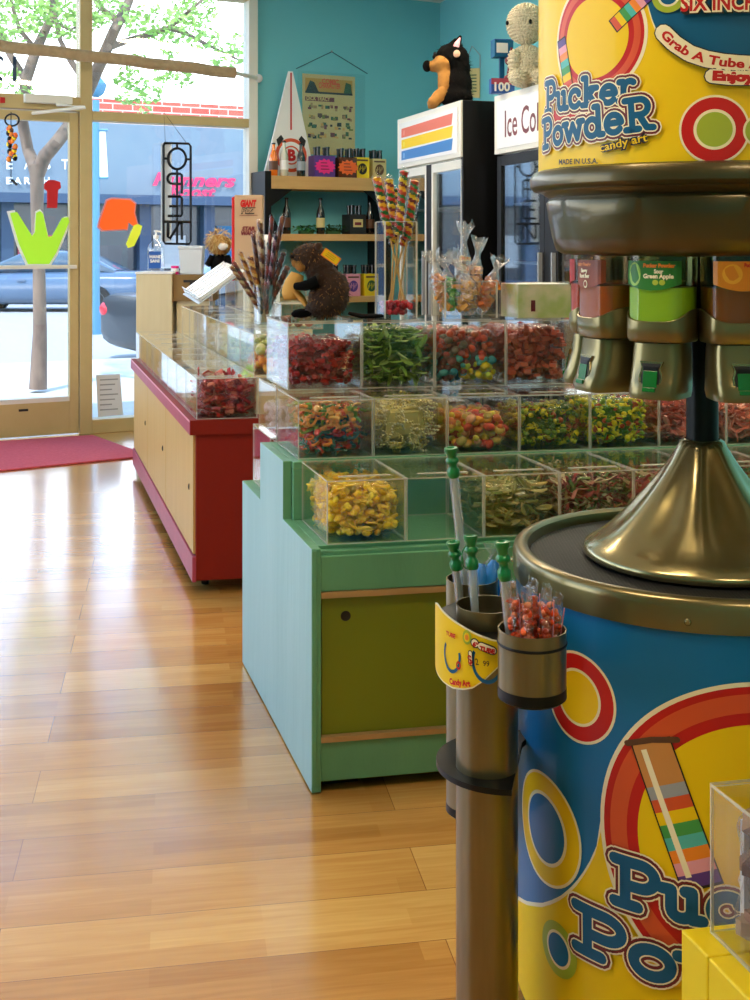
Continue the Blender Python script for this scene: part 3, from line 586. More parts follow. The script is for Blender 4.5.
# bins, one row at a time
rows = {'low': (.040, .022, .554, .258, .148, 8), 'mid': (.038, .31, .699, .25, .150, 8), 'farmid': (.038, .585, .699, .25, .150, 8), 'farlow': (.030, .612, .5415, .0, .0, 0), 'top': (.050, .49, .8512, .285, .180, 7)}
names = {'low': 'on the lowest front step of the green counter', 'mid': 'on the middle step of the green counter', 'farmid': 'behind the middle row of the green counter', 'top': 'in the top row of the green counter'}
what = {'low': ['holding a yellow candy bag', 'empty, green wood showing beneath', 'with olive wrapped sweets beside the white tube cap', 'with red and green laces left of the steel cone', 'behind the bronze cone', 'just right of the cone', 'half cut by the right picture edge', 'beyond the picture'],
        'mid': ['with sour gummies at the left end', 'with yellow candy necklaces', 'with orange and yellow fruit gummies', 'with yellow and green flower sweets, left half', 'with yellow flower sweets by the pink laces', 'with pink laces left of the black pole', 'with salmon laces right of the black pole', 'beyond the picture'],
        'farmid': ['at the left end', 'second from the left end', 'third from the left end', 'fourth from the left end', 'fifth from the left end', 'sixth from the left end', 'seventh from the left end', 'at the hidden right end'],
        'top': ['with red gummies under the beaver', 'with green leaf sweets', 'with orange and teal gummies', 'with terracotta gummy cubes', 'behind the hanging nozzles', 'sixth along, behind the nozzles', 'at the hidden right end']}
binpos = {}
for k in ('low', 'mid', 'farmid', 'top'):
    v0, u0, z0, dd, hh, n = rows[k]; bw = {'low': .186, 'mid': .1935, 'farmid': .1935, 'top': .2015}[k]; src = None
    for i in range(n):
        if src is None: src = make_bin(bw, dd, hh, '', 'acrylic bins ' + names[k]); o = src
        else: o = copy_tree(src)
        o.location = fp(GO, v0 + i * bw, u0, z0); o['label'] = ('clear acrylic bin ' + what[k][i] + ', ' + k.replace('farmid', 'back').replace('low', 'bottom').replace('mid', 'middle') + ' row')
        binpos[k, i] = (v0 + i * bw, u0, z0, bw, dd, hh)
def fill(k, i, label, kind, cols, s, n, hf=.78, wf=.93, seed=0, du=0., df=.86, **kw):
    v, u, z, bw, dd, hh = binpos[k, i]
    return bag(label, fp(GO, v + bw / 2 + du, u + dd / 2, z + .0055), (bw - .010) * (wf + .05), dd * df, hh * hf, kind, cols, s, n, seed or (i * 7 + len(k)), **kw)
G = 'bags of sweets in the green counter bins'
fill('top', 0, 'bag of translucent red gummies in the top left bin under the beaver', 'chunk', ['#96100e', '#b01c18', '#86100e', '#a4201a'], .0085, 900, .72, group=G)
fill('top', 1, 'bag of green leaf-shaped sweets in the top row', 'leaf', ['#6f9a2c', '#8fb648', '#4c7420', '#a5c468', '#3f6420'], .0115, 900, .86, group=G)
fill('top', 2, 'bag of orange, teal and yellow gummies in the top row', 'blob', lambda x, z, r: r.choice(['#e8d020', '#e0c81e', '#c9d848']) if (x > .5 and z < .35) else (r.choice(['#3f8f94', '#5aa8a0', '#8a4a3c']) if z < .45 else r.choice(['#d8502a', '#c84426', '#a8483a', '#7f6a58', '#d4683c'])), .0125, 560, .84, group=G)
fill('top', 3, 'bag of terracotta gummy cubes in the top row beside the nozzles', 'chunk', ['#c8583c', '#b8482e', '#d4694c', '#a53c28'], .010, 700, .86, group=G)
fill('mid', 0, 'bag of multicoloured sour gummies at the left of the middle row', ['star', 'worm', 'blob'], lambda x, z, r: r.choice(['#b8301e', '#c8402a', '#3b6a4e', '#2f5a54', '#d87a2c']) if z < .45 else r.choice(['#d98a34', '#e6a04a', '#5a8a30', '#c8582a', '#e0b060', '#7a9a3a']), .0105, 760, .86, group=G)
fill('mid', 1, 'bag of pale yellow candy necklaces in the middle row', 'necklace', ['#d8cc8c', '#e2d8a2', '#cdbf74', '#d6cfa8', '#dcc86c'], .0095, 420, .93, group=G)
fill('mid', 2, 'bag of orange and red fruit gummies in the middle row', 'blob', ['#d87038', '#e0a038', '#d8c040', '#c84a38', '#cfae58', '#d89a70'], .0135, 300, .66, group=G)
fl_ = lambda x, z, r: r.choice(['#e8e020', '#e4d018', '#d8d828', '#5d8a28', '#86a830', '#b04a20', '#e8d830'])
fill('mid', 3, 'bag of yellow and green flower sweets, the darker left one', ['star', 'blob'], lambda x, z, r: r.choice(['#4c6a20', '#6d8a2a', '#a8a828', '#d8cc28', '#9a4a24', '#e0d428']), .0085, 900, .74, group=G)
fill('mid', 4, 'bag of bright yellow flower sweets left of the pink laces', ['star', 'blob'], fl_, .0085, 950, .84, group=G)
fill('mid', 5, 'bag of pink laces left of the black pole', 'strip', ['#d86a58', '#e08070', '#cc5848', '#e69a88'], .014, 330, .84, group=G)
fill('mid', 6, 'bag of salmon laces right of the black pole', 'strip', ['#e07a5c', '#e89274', '#d0684c', '#eaa488'], .013, 330, .70, group=G)
fill('mid', 7, 'bag of salmon laces at the picture edge, middle row', 'strip', ['#e07a5c', '#e89274', '#d0684c'], .013, 250, .8, group=G)
fill('low', 0, 'bag of fluffy yellow sweets at the front left of the counter', ['blob', 'blob', 'leaf'], ['#f0c814', '#f4d21e', '#e8b80a', '#f6da3c'], .0105, 950, .84, wf=.96, seed=91, group=G, du=.0)
fill('low', 2, 'bag of olive wrapped sweets behind the tall green-capped tube', 'leaf', ['#a8a060', '#8a8a48', '#c2b878', '#7e8a44', '#b09a58'], .012, 520, .78, group=G)
mc = ['#a8443a', '#c07a68', '#7f8a40', '#b8a070', '#8d2f2a', '#d8c8a0', '#5d7434']
fill('low', 3, 'bag of red, green and tan candy strips beside the steel cone', 'strip', mc, .0105, 620, .9, group=G)
fill('low', 4, 'bag of red and green candy strips half behind the cone', 'strip', mc, .0105, 360, .8, seed=33, group=G)
fill('low', 6, 'bag of brown-green candy strips at the right picture edge', 'strip', mc, .0105, 330, .85, seed=34, group=G)
G2 = 'bags in the back row bins of the green counter'
for i, (c, l_) in enumerate([('#d8c4cc', 'pale pink'), ('#b85040', 'dull red'), ('#c8b8a8', 'beige'), ('#4c4058', 'dark plum'), ('#3c3040', 'blackish'), ('#8a7098', 'lilac'), ('#c86a5a', 'coral')]):
    fill('farmid', i, 'bag of ' + l_ + ' sweets in the back row of the green counter', 'blob', [c], .015, 150, .78 if i in (3, 4, 5) else .6, group=G2)
# the low bin at the far end of the green counter
o = make_bin(.25, .26, .168, 'clear acrylic bin of pink cotton at the far low step', None); o.location = fp(GO, .028, .61, .542 ); 
for ch in o.children: pass
bag('bag of pink cotton-like sweets on the far low step', fp(GO, .028 + .125, .61 + .13, .5475), .22, .22, .12, 'blob', ['#d86a98', '#e08ab0', '#e8b0c8'], .02, 140, 5)
# magenta card standing at the right behind the middle row
m = MB().box((0, 0, 0), (.2, .004, .14), pm('magenta card', '#c8307a', .6), F); tag(m.build('magenta_card', loc=fp(GO, 1.09, .45, .8505)), 'magenta card standing on the bins right of the black pole', 'card')

# ------------------------------------------------------------------ red counter
RO = Vector((-.632, 4.24, 0)); RL = 2.37; RW = .80
t = thing('candy_counter', 'red wooden counter with pale wood doors, pink toe board and glare-tinted trim', 'counter', RO)
MB().box((0, 0, .05), (RW, .02, .565), 'redwood', F).box((0, -.002, .05), (.0, .0, .1), 'redwood', F).build('end_panel', t, bevel=.002)
MB().box((.0, RL - .02, .05), (RW, RL, .565), 'redwood', F).build('end_panel', t)
MB().box((.02, .02, .14), (RW - .02, RL - .02, .16), 'redwood', F).box((RW - .02, .02, .05), (RW, RL - .02, .565), 'redwood', F).build('carcass', t)
MB().box((-.022, -.01, .566), (RW + .01, RL + .01, .618), 'redwood', F).box((-.024, -.008, .567), (-.0221, RL + .01, .617), 'pinkred', F).box((-.025, -.01, .611), (-.0241, RL, .617), 'pink', F).build('top', t, bevel=.002)  # pink strips along the left edge: sky glare on the red, put into colour
MB().box((-.014, -.002, .045), (.0, RL, .135), 'pinkred', F).build('toe_board', t, bevel=.002)
for a, b in ((.02, .86), (.87, 1.62), (1.63, RL - .01)): 
    m = MB().box((-.008, a, .14), (.012, b, .56), 'plywood', F); m.ell(F @ Vector((-.009, a + .10, .36)), (.004, .006, .012), 'ink', n=8, h=6); m.build('door', t, bevel=.002)
for u in (.12, RL - .25):
    for v in (.05, RW - .05): MB().lathe([(.0, -.012), (.022, -.012), (.024, 0), (.022, .012), (0, .012)], 'black', 16, X=T(*(F @ Vector((v, u, .025)))) @ R(PI / 2, 'Y')).box((-.008, -.008, .03), (.008, .008, .06), 'black', T(*(F @ Vector((v, u, 0))))).build('caster', t, smooth=40)
MB().box((.225, .1, .619), (.575, RL - .1, .757), 'paleply', F).build('riser', t, label='pale wood riser')
MB().box((.44, .62, .758), (.56, RL - .15, .905), 'paleply', F).build('riser', t, label='pale wood riser')
rw = {1: (.0, .0, .6185, .218, .292, .148), 2: (.222, .11, .7575, .215, .292, .155), 3: (.45, .95, .906, .23, .3, .15)}
rn = {1: ('on the left edge of the red counter', 8), 2: ('on the second tier of the red counter', 7), 3: ('on the top tier of the red counter', 4)}
ordn = ['nearest the camera', 'second from its near end', 'third from its near end', 'fourth from its near end', 'fifth from its near end', 'sixth from its near end', 'seventh from its near end', 'at the far end']
for k in (1, 2, 3):
    v0, u0, z0, wv, du_, hh = rw[k]; src = None
    for i in range(rn[k][1]):
        o = make_bin(wv, du_, hh, '', 'acrylic bins ' + rn[k][0]) if src is None else copy_tree(src); src = src or o
        o.location = fp(RO, v0, u0 + i * (du_ + .002), z0); o['label'] = 'clear acrylic bin ' + rn[k][0] + ', ' + ordn[i]
        binpos['r%d' % k, i] = (v0, u0 + i * (du_ + .002), z0, wv, du_, hh)
def rfill(k, i, label, kind, cols, s, n, hf=.8, seed=3):
    v, u, z, bw, dd, hh = binpos[k, i]
    return bag(label, fp(RO, v + bw / 2, u + dd / 2, z + .0055), (bw - .012) * .95, dd * .9, hh * hf, kind, cols, s, n, seed)
rfill('r1', 0, 'bag of dark red liquorice ribbons at the near end of the red counter', ['strip', 'strip', 'blob'], ['#8c1010', '#a81614', '#7a0c0e', '#a82420', '#c86a54'], .017, 520, .93, 21)
rfill('r2', 0, 'bag of yellow and orange fruit sweets on the second tier', 'blob', lambda x, z, r: r.choice(['#e8903a', '#e06a2c', '#f0b040']) if z < .45 else r.choice(['#b8b860', '#c8c478', '#98a048', '#d8b0b0', '#d0c890']), .017, 260, .86, 22)
for k, i, c, l_ in (('r1', 1, '#e8e2dc', 'white'), ('r1', 2, '#d8dce8', 'pale grey'), ('r1', 3, '#d0e0f0', 'pale blue'), ('r2', 1, '#bcd8a0', 'mint green'), ('r2', 2, '#cfe0c0', 'pale green'), ('r2', 3, '#dfe6ee', 'icy white'), ('r1', 4, '#b8cce8', 'light blue'), ('r2', 4, '#e4dccc', 'ivory')):
    rfill(k, i, 'bag of %s sweets in the red counter, bin row %s' % (l_, 'one' if k == 'r1' else 'two'), 'blob', [c], .016, 170, .5 if k == 'r1' else .65, 40 + i)

# ------------------------------------------------------------------ things standing on the green counter's top row
ZT = .8512 + .180 + .007
def jar(name, label, cat, loc, w_, d_, h_, Fm=F):
    t_ = .003; m = MB(); m.box((-w_ / 2, -d_ / 2, 0), (w_ / 2, d_ / 2, t_), 'acrylic', Fm)
    for a, b in (((-w_ / 2, -d_ / 2), (w_ / 2, -d_ / 2 + t_)), ((-w_ / 2, d_ / 2 - t_), (w_ / 2, d_ / 2)), ((-w_ / 2, -d_ / 2 + t_), (-w_ / 2 + t_, d_ / 2 - t_)), ((w_ / 2 - t_, -d_ / 2 + t_), (w_ / 2, d_ / 2 - t_))):
        m.box((*a, t_), (*b, h_), 'acrylic', Fm); m.box((*a, h_), (*b, h_ + .0015), 'edge', Fm)
    for sx in (-1, 1):
        for sy in (-1, 1): m.box((sx * w_ / 2 - .002, sy * d_ / 2 - .002, 0), (sx * w_ / 2 + .002, sy * d_ / 2 + .002, h_), 'edge', Fm)
    return tag(m.build(name, loc=loc), label, cat)
# beaver
BD = 3.27; bo = at(322, 318, BD); bo.z = ZT
def beaver():
    t = thing('plush_beaver', 'brown plush beaver with yellow ear tag sitting on the bins', 'plush toy', bo); k = BD / FPX
    P = lambda x, y, dy=0.: ((280 + x / 6.82 - 322) * k, dy, -(230 + y / 6.82 - 318.5) * k)
    body = [(P(330, 470), (.056, .055, .052)), (P(345, 410), (.052, .05, .055)), (P(300, 340), (.044, .045, .045)), (P(260, 260), (.040, .040, .036)), (P(205, 190), (.046, .042, .040)), (P(140, 190), (.026, .03, .026)), (P(265, 540), (.038, .055, .022))]
    m = MB(); [m.ell(c, r, 'furbrown') for c, r in body]; remesh(m.build('body', t), .006, .01, .012)
    m = MB(); fur(m, body, 5200, .014, .0011, 'furbrown', .5); fur(m, body[4:6] + body[:2], 900, .014, .001, 'furtan', .4); m.build('fur', t, kind='stuff')
    MB().ell(P(150, 235, -.012), (.020, .022, .022), 'furtan').ell(P(112, 220, -.005), (.014, .02, .016), 'furtan').build('muzzle', t, smooth=80)
    MB().ell(P(98, 185, -.01), (.011, .013, .008), 'furblack').build('nose', t, smooth=80)
    for dy in (-.032, .03): MB().ell(P(170, 160, dy), (.005, .004, .005), 'black_gloss').build('eye', t, smooth=80)
    for dy in (-.036, .034): MB().ell(P(265, 115, dy), (.009, .005, .011), 'furbrown').build('ear', t, smooth=80)
    for dy in (-.035, .03): m = MB(); m.ell(P(150, 570, dy), (.028, .016, .011), 'furblack'); [m.ell(P(112, 578, dy + q), (.010, .004, .006), 'furblack', n=8, h=6) for q in (-.01, 0, .01)]; m.build('foot', t, smooth=80)
    for dy in (-.04, .036): MB().tube([P(260, 350, dy), P(180, 380, dy * 1.1), P(110, 385, dy * .6)], [.018, .014, .010], 'furblack', 10).build('paw', t, smooth=80)
    m = MB(); m.tube([P(120, 300), P(95, 370), P(60, 440), P(20, 455)], [.018, .026, .024, .010], 'tanfelt', 12, flat=.6).tube([P(100, 420), P(150, 470), P(180, 520)], [.016, .016, .010], 'tanfelt', 10, flat=.6); m.build('toy_branch', t, smooth=60, label='tan felt branch held in the paws')
    m = MB(); m.tube([P(470, 570, .0), P(560, 590, -.005), P(650, 588, -.01), P(705, 588, -.01)], [.016, .022, .022, .012], 'furblack', 12, flat=.3); m.build('tail', t, smooth=80)
    X = Matrix.Translation(P(352, 185, -.042)) @ R(PI / 2, 'X') @ R(-.62); m = MB().box((-.026, -.012, 0), (.026, .012, .003), 'orange', X).box((-.023, -.009, .0032), (.023, .009, .0036), 'yellow', X)
    for i in range(3): m.box((-.015, -.005 + i * .005, .0037), (.013, -.004 + i * .005, .0039), 'brown', X)
    m.build('hang_tag', t)
beaver()
# rainbow twist lollipops in a jar
jo = at(396, 316, 3.30); jo.z = ZT
jr = jar('acrylic_jar', 'tall clear jar holding the rainbow twist lollipops', 'jar', jo, .088, .088, .262)
m = MB(); r = random.Random(9)
for i in range(90): m.ell((r.uniform(-.033, .033), r.uniform(-.033, .033), .014 + r.uniform(0, .028)), (.008,) * 3, cm(r.choice(['#8c0c1c', '#a8142a', '#c01c30'])), F, n=7, h=5)
tag(m.build('red_gumballs', loc=jo, smooth=60), 'layer of dark red gumballs in the bottom of the lollipop jar', 'gumballs')['kind'] = 'stuff'
tw = ['#1f6a2c', '#c0401a', '#e0a010', '#6a1c1c', '#d8b818', '#2d5a2a', '#b02a18']
def twist(label, top, bot, cols, rad, group, name='twist_lollipop', cat='lollipop', cover=.62, seed=0, stickcol='straw'):
    top = Vector(top); bot = Vector(bot); mid = top.lerp(bot, cover); n = 40
    t = thing(name, label, cat, bot, group=group); pts = [mid.lerp(top, i / n) - bot for i in range(n + 1)]
    rr = [rad * (1 + .12 * math.sin(i * 1.5)) * (.5 if i in (0, n) else 1) for i in range(n + 1)]
    MB().tube(pts, rr, cm(cols[0]), 12, matfn=lambda i, k: cm(cols[int((i * .42 + k / 12 * 3 + seed) % len(cols))])).build('candy_twist', t, smooth=60)
    MB().tube([(0, 0, 0), mid - bot], .0026, stickcol, 6).build('stick', t)
    MB().tube([p for p in pts[::8]] + [top - bot + (top - mid).normalized() * .012], [rad * 1.25] * len(pts[::8]) + [.003], 'film', 10).build('wrapper', t, smooth=60)
    return t
for i, (x, y, bx, dy, ry) in enumerate([(376.5, 177, 405, -.02, .0), (389, 178, 402, .02, .01), (404, 171, 392, -.025, .0), (415, 180, 398, .0, .01), (417, 192, 388, .03, .02), (396, 188, 391, .03, .03)]):
    tp_ = at(x, y, 3.30); tp_.y += dy; b_ = at(bx, 303, 3.30); b_ = Vector((b_.x, 3.30 + dy * .6, ZT + .034))
    twist(['rainbow twist lollipop leaning furthest left in the jar', 'rainbow twist lollipop, second from the left in the jar', 'rainbow twist lollipop with a reddish tip, tallest in the jar', 'rainbow twist lollipop leaning right with green tip', 'rainbow twist lollipop furthest right behind the others', 'rainbow twist lollipop hidden in the middle of the jar'][i], tp_, b_, [tw[(q + i) % 7] for q in range(7)], .0115, 'rainbow lollipops in the tall jar', seed=i, cover=.48)
# cellophane treat bags in a clear jar
jo = at(464, 316, 3.32); jo.z = ZT
jar('acrylic_jar', 'wide clear jar holding the orange treat bags', 'jar', jo, .145, .11, .098)
cols = [['#f08a28', '#e8a040'], ['#e8c890', '#f08028'], ['#d88848', '#f0b060'], ['#e8a838', '#d89820'], ['#6a3a20', '#8a5030'], ['#f07818', '#f0902c'], ['#4fae3a', '#7cc850']]
FILM2 = clear('white crinkled cellophane', (.95, .95, .94, 1), .25, 1.3, .16, (45, 1.0))
def treat(label, base, top, wd, cs, seed):
    wd *= 1.45
    base = Vector(base); top = Vector(top); t = thing('treat_bag', label, 'treat bag', base, group='cellophane treat bags in the wide jar'); r = random.Random(seed); a = top - base; ln = a.length; q = a.to_track_quat('Z', 'Y').to_matrix().to_4x4()
    m = MB(); ring = []
    for j, (z, w_) in enumerate([(0, .3), (.1, .8), (.35, 1), (.6, .95), (.74, .45), (.80, .28), (.87, .6), (1.0, 1.15)]):
        ring.append([(w_ * wd * math.cos(k * PI / 8) * (1 + .25 * r.uniform(-1, 1) * (j / 7)), w_ * wd * .6 * math.sin(k * PI / 8) * (1 + .3 * r.uniform(-1, 1)), z * ln + (r.uniform(-.012, .012) if j == 7 else 0)) for k in range(16)])
    m.loft(ring, FILM2, q, caps=False); m.build('wrapper', t, smooth=60)
    m = MB()
    for i in range(46): piece(m, r.choice(['chunk', 'leaf', 'chunk']), q @ Vector((r.uniform(-.65, .65) * wd, r.uniform(-.38, .38) * wd, ln * r.uniform(.10, .62))), wd * r.uniform(.16, .34), r.choice(cs), r)
    m.build('sweets', t, kind='stuff')
K = lambda x, y, dy=0: Vector((at(x, y, 3.32).x, 3.32 + dy, at(x, y, 3.32).z))
for i, (bx, tx, ty, wd, ci, lb_) in enumerate([(448, 431, 252, .026, 0, 'orange treat bag leaning furthest left in the wide jar'), (455, 444, 256, .024, 6, 'treat bag with a green sweet near the left of the wide jar'), (462, 466, 222, .022, 1, 'treat bag with the tallest white crinkled top'), (472, 480, 238, .024, 2, 'pale orange treat bag with wide open top, right of the tallest'), (480, 500, 258, .026, 5, 'bright orange treat bag leaning right over the jar rim'), (466, 464, 262, .028, 3, 'golden treat bag at the front centre of the wide jar'), (474, 452, 250, .02, 4, 'brown chocolate treat bag crossing behind the golden one')]):
    b_ = K(bx, 312, -.03 if i in (5,) else (.02 if i in (2, 3) else -.005)); b_.z = ZT + .006; treat(lb_, b_, K(tx, ty, (-.035 if i == 5 else .02 if i in (2, 3) else 0)), wd, cols[ci], i)
# boxed item right
bo2 = at(536, 317, 3.30); bo2.z = ZT
m = MB().box((-.076, -.06, .002), (.076, .06, .092), pm('pale green carton', '#b9c878', .5, var=(14, '#e8dcc0', .12)), F).box((-.04, -.0612, .02), (-.028, -.0605, .05), 'darkred', F).box((-.076, -.061, .0921), (.076, .061, .0935), 'white', F)
o = tag(m.build('display_box', loc=bo2, bevel=.003), 'pale green and white box standing right of the treat bags', 'box')
MB().box((-.081, -.064, .0), (-.078, .064, .098), 'acrylic', F).box((.078, -.064, .0), (.081, .064, .098), 'acrylic', F).box((-.081, -.067, .0), (.081, -.064, .098), 'acrylic', F).box((-.081, -.067, .0982), (.081, -.064, .0995), 'edge', F).build('clear_sleeve', o)

# ------------------------------------------------------------------ things on the red counter
ZR = .7575 + .155 + .007; ZR3 = .906 + .15 + .007
def wpt(px, py, d, z=None):
    p = at(px, py, d); 
    if z is not None: p.z = z
    return p
# candy stick holder
ho = fp(RO, .33, .46, ZR)
m = MB().lathe([(.03, 0), (.04, .004), (.042, .12), (.046, .16), (.044, .16), (.040, .12), (.038, .008), (0, .006)], 'plastic', 24); tag(m.build('glass_holder', loc=ho, smooth=40), 'small clear holder full of long wrapped candy sticks', 'holder')
sc_ = [['#5a1a14', '#7c2a1c', '#2a100c'], ['#3a1610', '#5e261a', '#7a4828'], ['#1c1026', '#5a1830', '#8a6a78'], ['#a86c1c', '#6a3414', '#c09848'], ['#3c1a10', '#20100c', '#5e2c1c'], ['#7c4c24', '#a89068', '#4a2010']]
hx, hy = 248, 322
tips = [(272, 222, 0), (283, 222, 1), (260, 227, 5), (253, 240, 1), (262, 245, 4), (276, 240, 2), (284, 258, 4), (288, 272, 4), (240, 258, 3), (244, 268, 5), (231, 272, 5), (233, 268, 0), (250, 262, 3), (268, 262, 0)]
dn = ['pointing up furthest right at the back', 'tall with a dark blue tip', 'tall with a rounded brown tip', 'mid-height, dark with brown bands', 'short and dark at the centre', 'tall, slanting right with a purple tip', 'slanting right, reddish brown', 'lowest on the right side', 'with a golden wrapper on the left', 'curled, tan coloured, left of centre', 'pale and looped, furthest left', 'brown, just right of the looped one', 'golden, upright at the middle', 'red-brown, behind the centre']
for i, (x, y, c) in enumerate(tips):
    tp_ = at(x, y - 6, ho.y + (i % 5 - 2) * .02); b_ = Vector(ho) + Vector(((tp_.x - ho.x) * -.12, (i % 5 - 2) * .010, .012))
    twist('long wrapped candy stick ' + dn[i], tp_, b_, sc_[c], .0078 + .0035 * ((i * 7) % 5) / 4, 'wrapped candy sticks on the red counter', 'candy_stick', 'candy stick', .85, i, 'straw')
# small container beside the beaver
o = make_bin(.16, .14, .10, 'small clear box of red sweets left of the plush beaver', None, 'candy_box', F); o.location = fp(RO, .335, .17, ZR); o['category'] = 'box'
for i in range(3): tag(MB().ell((0, 0, .022), (.02, .02, .022), cm('#b85a48'), n=10, h=8).build('wrapped_sweet', loc=fp(RO, .375 + i * .04, .23, ZR + .006), smooth=60), 'round reddish sweet in the small clear box, %s' % ['left one', 'middle one', 'right one'][i], 'sweet', 'round sweets in the small clear box')
tag(MB().box((0, 0, 0), (.09, .09, .12), 'white_gloss', F).build('white_carton', loc=fp(RO, .345, .66, ZR + .0), bevel=.004), 'plain white carton behind the candy stick holder', 'carton')
# giant dispenser box
po = fp(RO, .55, 1.50, ZR3)
kk = po.y / FPX; wd_ = 28 * kk; dd_ = .09; ht = (EYE + (244 - 195) * kk) - ZR3
t = thing('toy_box', 'tall brown toy carton lettered in red behind the candy sticks', 'carton', wpt(248.5, 244, po.y, ZR3))
MB().box((-wd_ / 2, 0, 0), (wd_ / 2, dd_, ht), 'cardboard').box((-wd_ / 2 - .014, .004, 0), (-wd_ / 2 - .0005, dd_ - .004, ht - .01), 'red').build('carton', t, bevel=.003)
m = MB()
def bt(s, cx, py, hpx, wpx, mat, bold=.04, off=-.002):
    z = EYE + (244 - py) * kk - ZR3; h = hpx * kk; tmp = MB().text(s, h * 1.38, mat, lambda x, y: Vector((x, 0, y)), bold=bold * h, shear=.2); x0 = min(v[0] for v in tmp.v); x1 = max(v[0] for v in tmp.v); w_ = wpx * kk
    m.add([((v[0] - x0) / (x1 - x0) * w_ - w_ / 2 + cx * kk, off, z + v[2]) for v in tmp.v], tmp.f, mat)
bt('GIANT', 0, 206.5, 6.5, 16, 'red', .09); bt('PEZ', 0, 213.5, 6, 15, 'ink', .08); bt('PEZ', 0, 213, 5, 14, 'cardboard', .0, -.003); m.box((-9 * kk, -.002, EYE + 28.5 * kk - ZR3), (9 * kk, -.001, EYE + 29 * kk - ZR3), 'darkred')
bt('STAR', 0, 230.5, 4, 13, 'darkred', .08); bt('WARS', 0, 235, 4, 15, 'darkred', .08); m.build('lettering', t)
# doll and panda plush beside the box
def small_plush(px, py, d, z0, kind, label):
    o = wpt(px, py, d, z0); t = thing('plush_doll' if kind == 'doll' else 'plush_panda', label, 'plush toy', o); s = .055
    hm, bm_ = ('furcream', 'furblack')
    b = [((0, 0, .07), (.05, .045, .07)), ((0, 0, .17), (.055, .05, .055))]
    MB().ell(*b[0], 'furblack').build('body', t, smooth=80)
    MB().ell(*b[1], 'furtan' if kind == 'doll' else 'white').build('head', t, smooth=80)
    if kind == 'doll':
        m = MB(); fur(m, [((-.005, .0, .19), (.062, .055, .06))], 700, .03, .003, 'straw', .5); m.build('hair', t, kind='stuff')
        MB().ell((.02, -.045, .165), (.026, .02, .02), 'white').build('snout', t, smooth=80)
    else:
        for sx in (-1, 1): MB().ell((sx * .04, 0, .22), (.018, .012, .018), 'furblack').build('ear', t, smooth=80)
        for sx in (-1, 1): MB().ell((sx * .02, -.045, .175), (.013, .01, .016), 'furblack').build('eye_patch', t, smooth=80)
    for sx in (-1, 1): MB().tube([(sx * .035, -.01, .11), (sx * .06, -.03, .07)], [.02, .015], 'furblack', 10).build('arm', t, smooth=80)
    for sx in (-1, 1): MB().tube([(sx * .03, -.02, .022), (sx * .045, -.07, .018)], [.022, .018], 'furblack', 10).build('leg', t, smooth=80)
pz = fp(RO, .5, 1.9, ZR3); small_plush(220, 250, 6.1, ZR3, 'doll', 'yellow-haired plush toy left of the tall brown carton'); small_plush(266, 250, 6.05, ZR3 + .0, 'panda', 'black and white plush toy half behind the tall carton')
# tilted acrylic display with flat packets
o = fp(RO, .30, 1.45, ZR); t = thing('tilted_display', 'tilted clear display rack of flat silver packets', 'display rack', o)
X = F @ T(-.02, 0, .135) @ R(math.radians(-36), 'Y') @ R(.1, 'X')
MB().box((-.13, -.19, 0), (.13, .19, .004), 'plasticwhite', X).box((-.11, -.19, .0), (.11, -.186, .03), 'acrylic', X).box((-.114, -.19, 0), (-.11, .19, .035), 'plasticwhite', X).box((-.06, -.17, -.135), (-.05, -.15, 0), 'acrylic', F @ T(0, 0, .135)).box((.02, .1, -.135), (.03, .12, .0), 'acrylic', F @ T(0, 0, .135)).build('rack', t)
src = None
for i in range(6):
    if src is None:
        src = MB().box((-.12, -.026, 0), (.12, .026, .014), 'white_gloss', R(0)).box((-.08, -.02, .0121), (.08, .02, .0125), 'grey').box((-.1, -.026, .0121), (-.085, .026, .0126), 'darkred').build('flat_packet', bevel=.002); q = src
    else: q = copy_tree(src)
    q.matrix_world = Matrix.Translation(o) @ (X @ T(0, -.155 + i * .062, .006)); q.rotation_euler = (Matrix.Translation(o) @ X).to_3x3().normalized().to_euler()
    q.location = Vector(o) + X @ Vector((0, -.155 + i * .062, .0065)); q.scale = (1, 1, 1)
    tag(q, 'flat silver packet in the tilted rack, %s' % ['nearest', 'second nearest', 'third nearest', 'third from the back', 'second from the back', 'furthest back'][i], 'packet', 'silver packets in the tilted rack')

# ------------------------------------------------------------------ stand with sanitizer beyond the red counter
sd_ = 7.05; zt_ = EYE - 30 * sd_ / FPX
o = wpt(136, 274, sd_, 0); ws = 36 * sd_ / FPX
t = thing('wooden_stand', 'pale plywood stand holding the sanitizer bottle near the window', 'stand', o)
MB().box((0, 0, 0), (ws, .30, zt_), 'paleply').build('cabinet_body', t, bevel=.003); MB().box((-.005, -.005, zt_), (ws + .005, .305, zt_ + .012), 'white').build('top_board', t)
w3 = 40 * sd_ / FPX
t = thing('wooden_crate', 'dark wooden crate on a post with black T lettering', 'crate', wpt(172.8, 274, sd_ + .02, 0))
MB().box((0, 0, zt_ - .16), (w3, .28, zt_ - .005), pm('brown crate wood', '#8a6a34', .6, var=(9, '#6f5226', .3)), None).box((.02, .02, 0), (w3 - .02, .26, zt_ - .16), 'paleply').build('crate_body', t)
m = MB(); m.text('TIP', .16, 'ink', lambda x, y: Vector((x + .06, -.003, y + zt_ - .145))); m.build('lettering', t)
bo_ = wpt(156, 271, sd_ + .1, zt_ + .012)
t = thing('sanitizer_bottle', 'clear pump bottle with blue label on the pale stand', 'bottle', bo_)
MB().lathe([(.045, 0), (.05, .006), (.05, .13), (.045, .155), (.02, .185), (.016, .195)], 'plastic', 24, closed=True, X=Matrix.Diagonal((1, .7, 1, 1))).build('bottle_body', t, smooth=40)
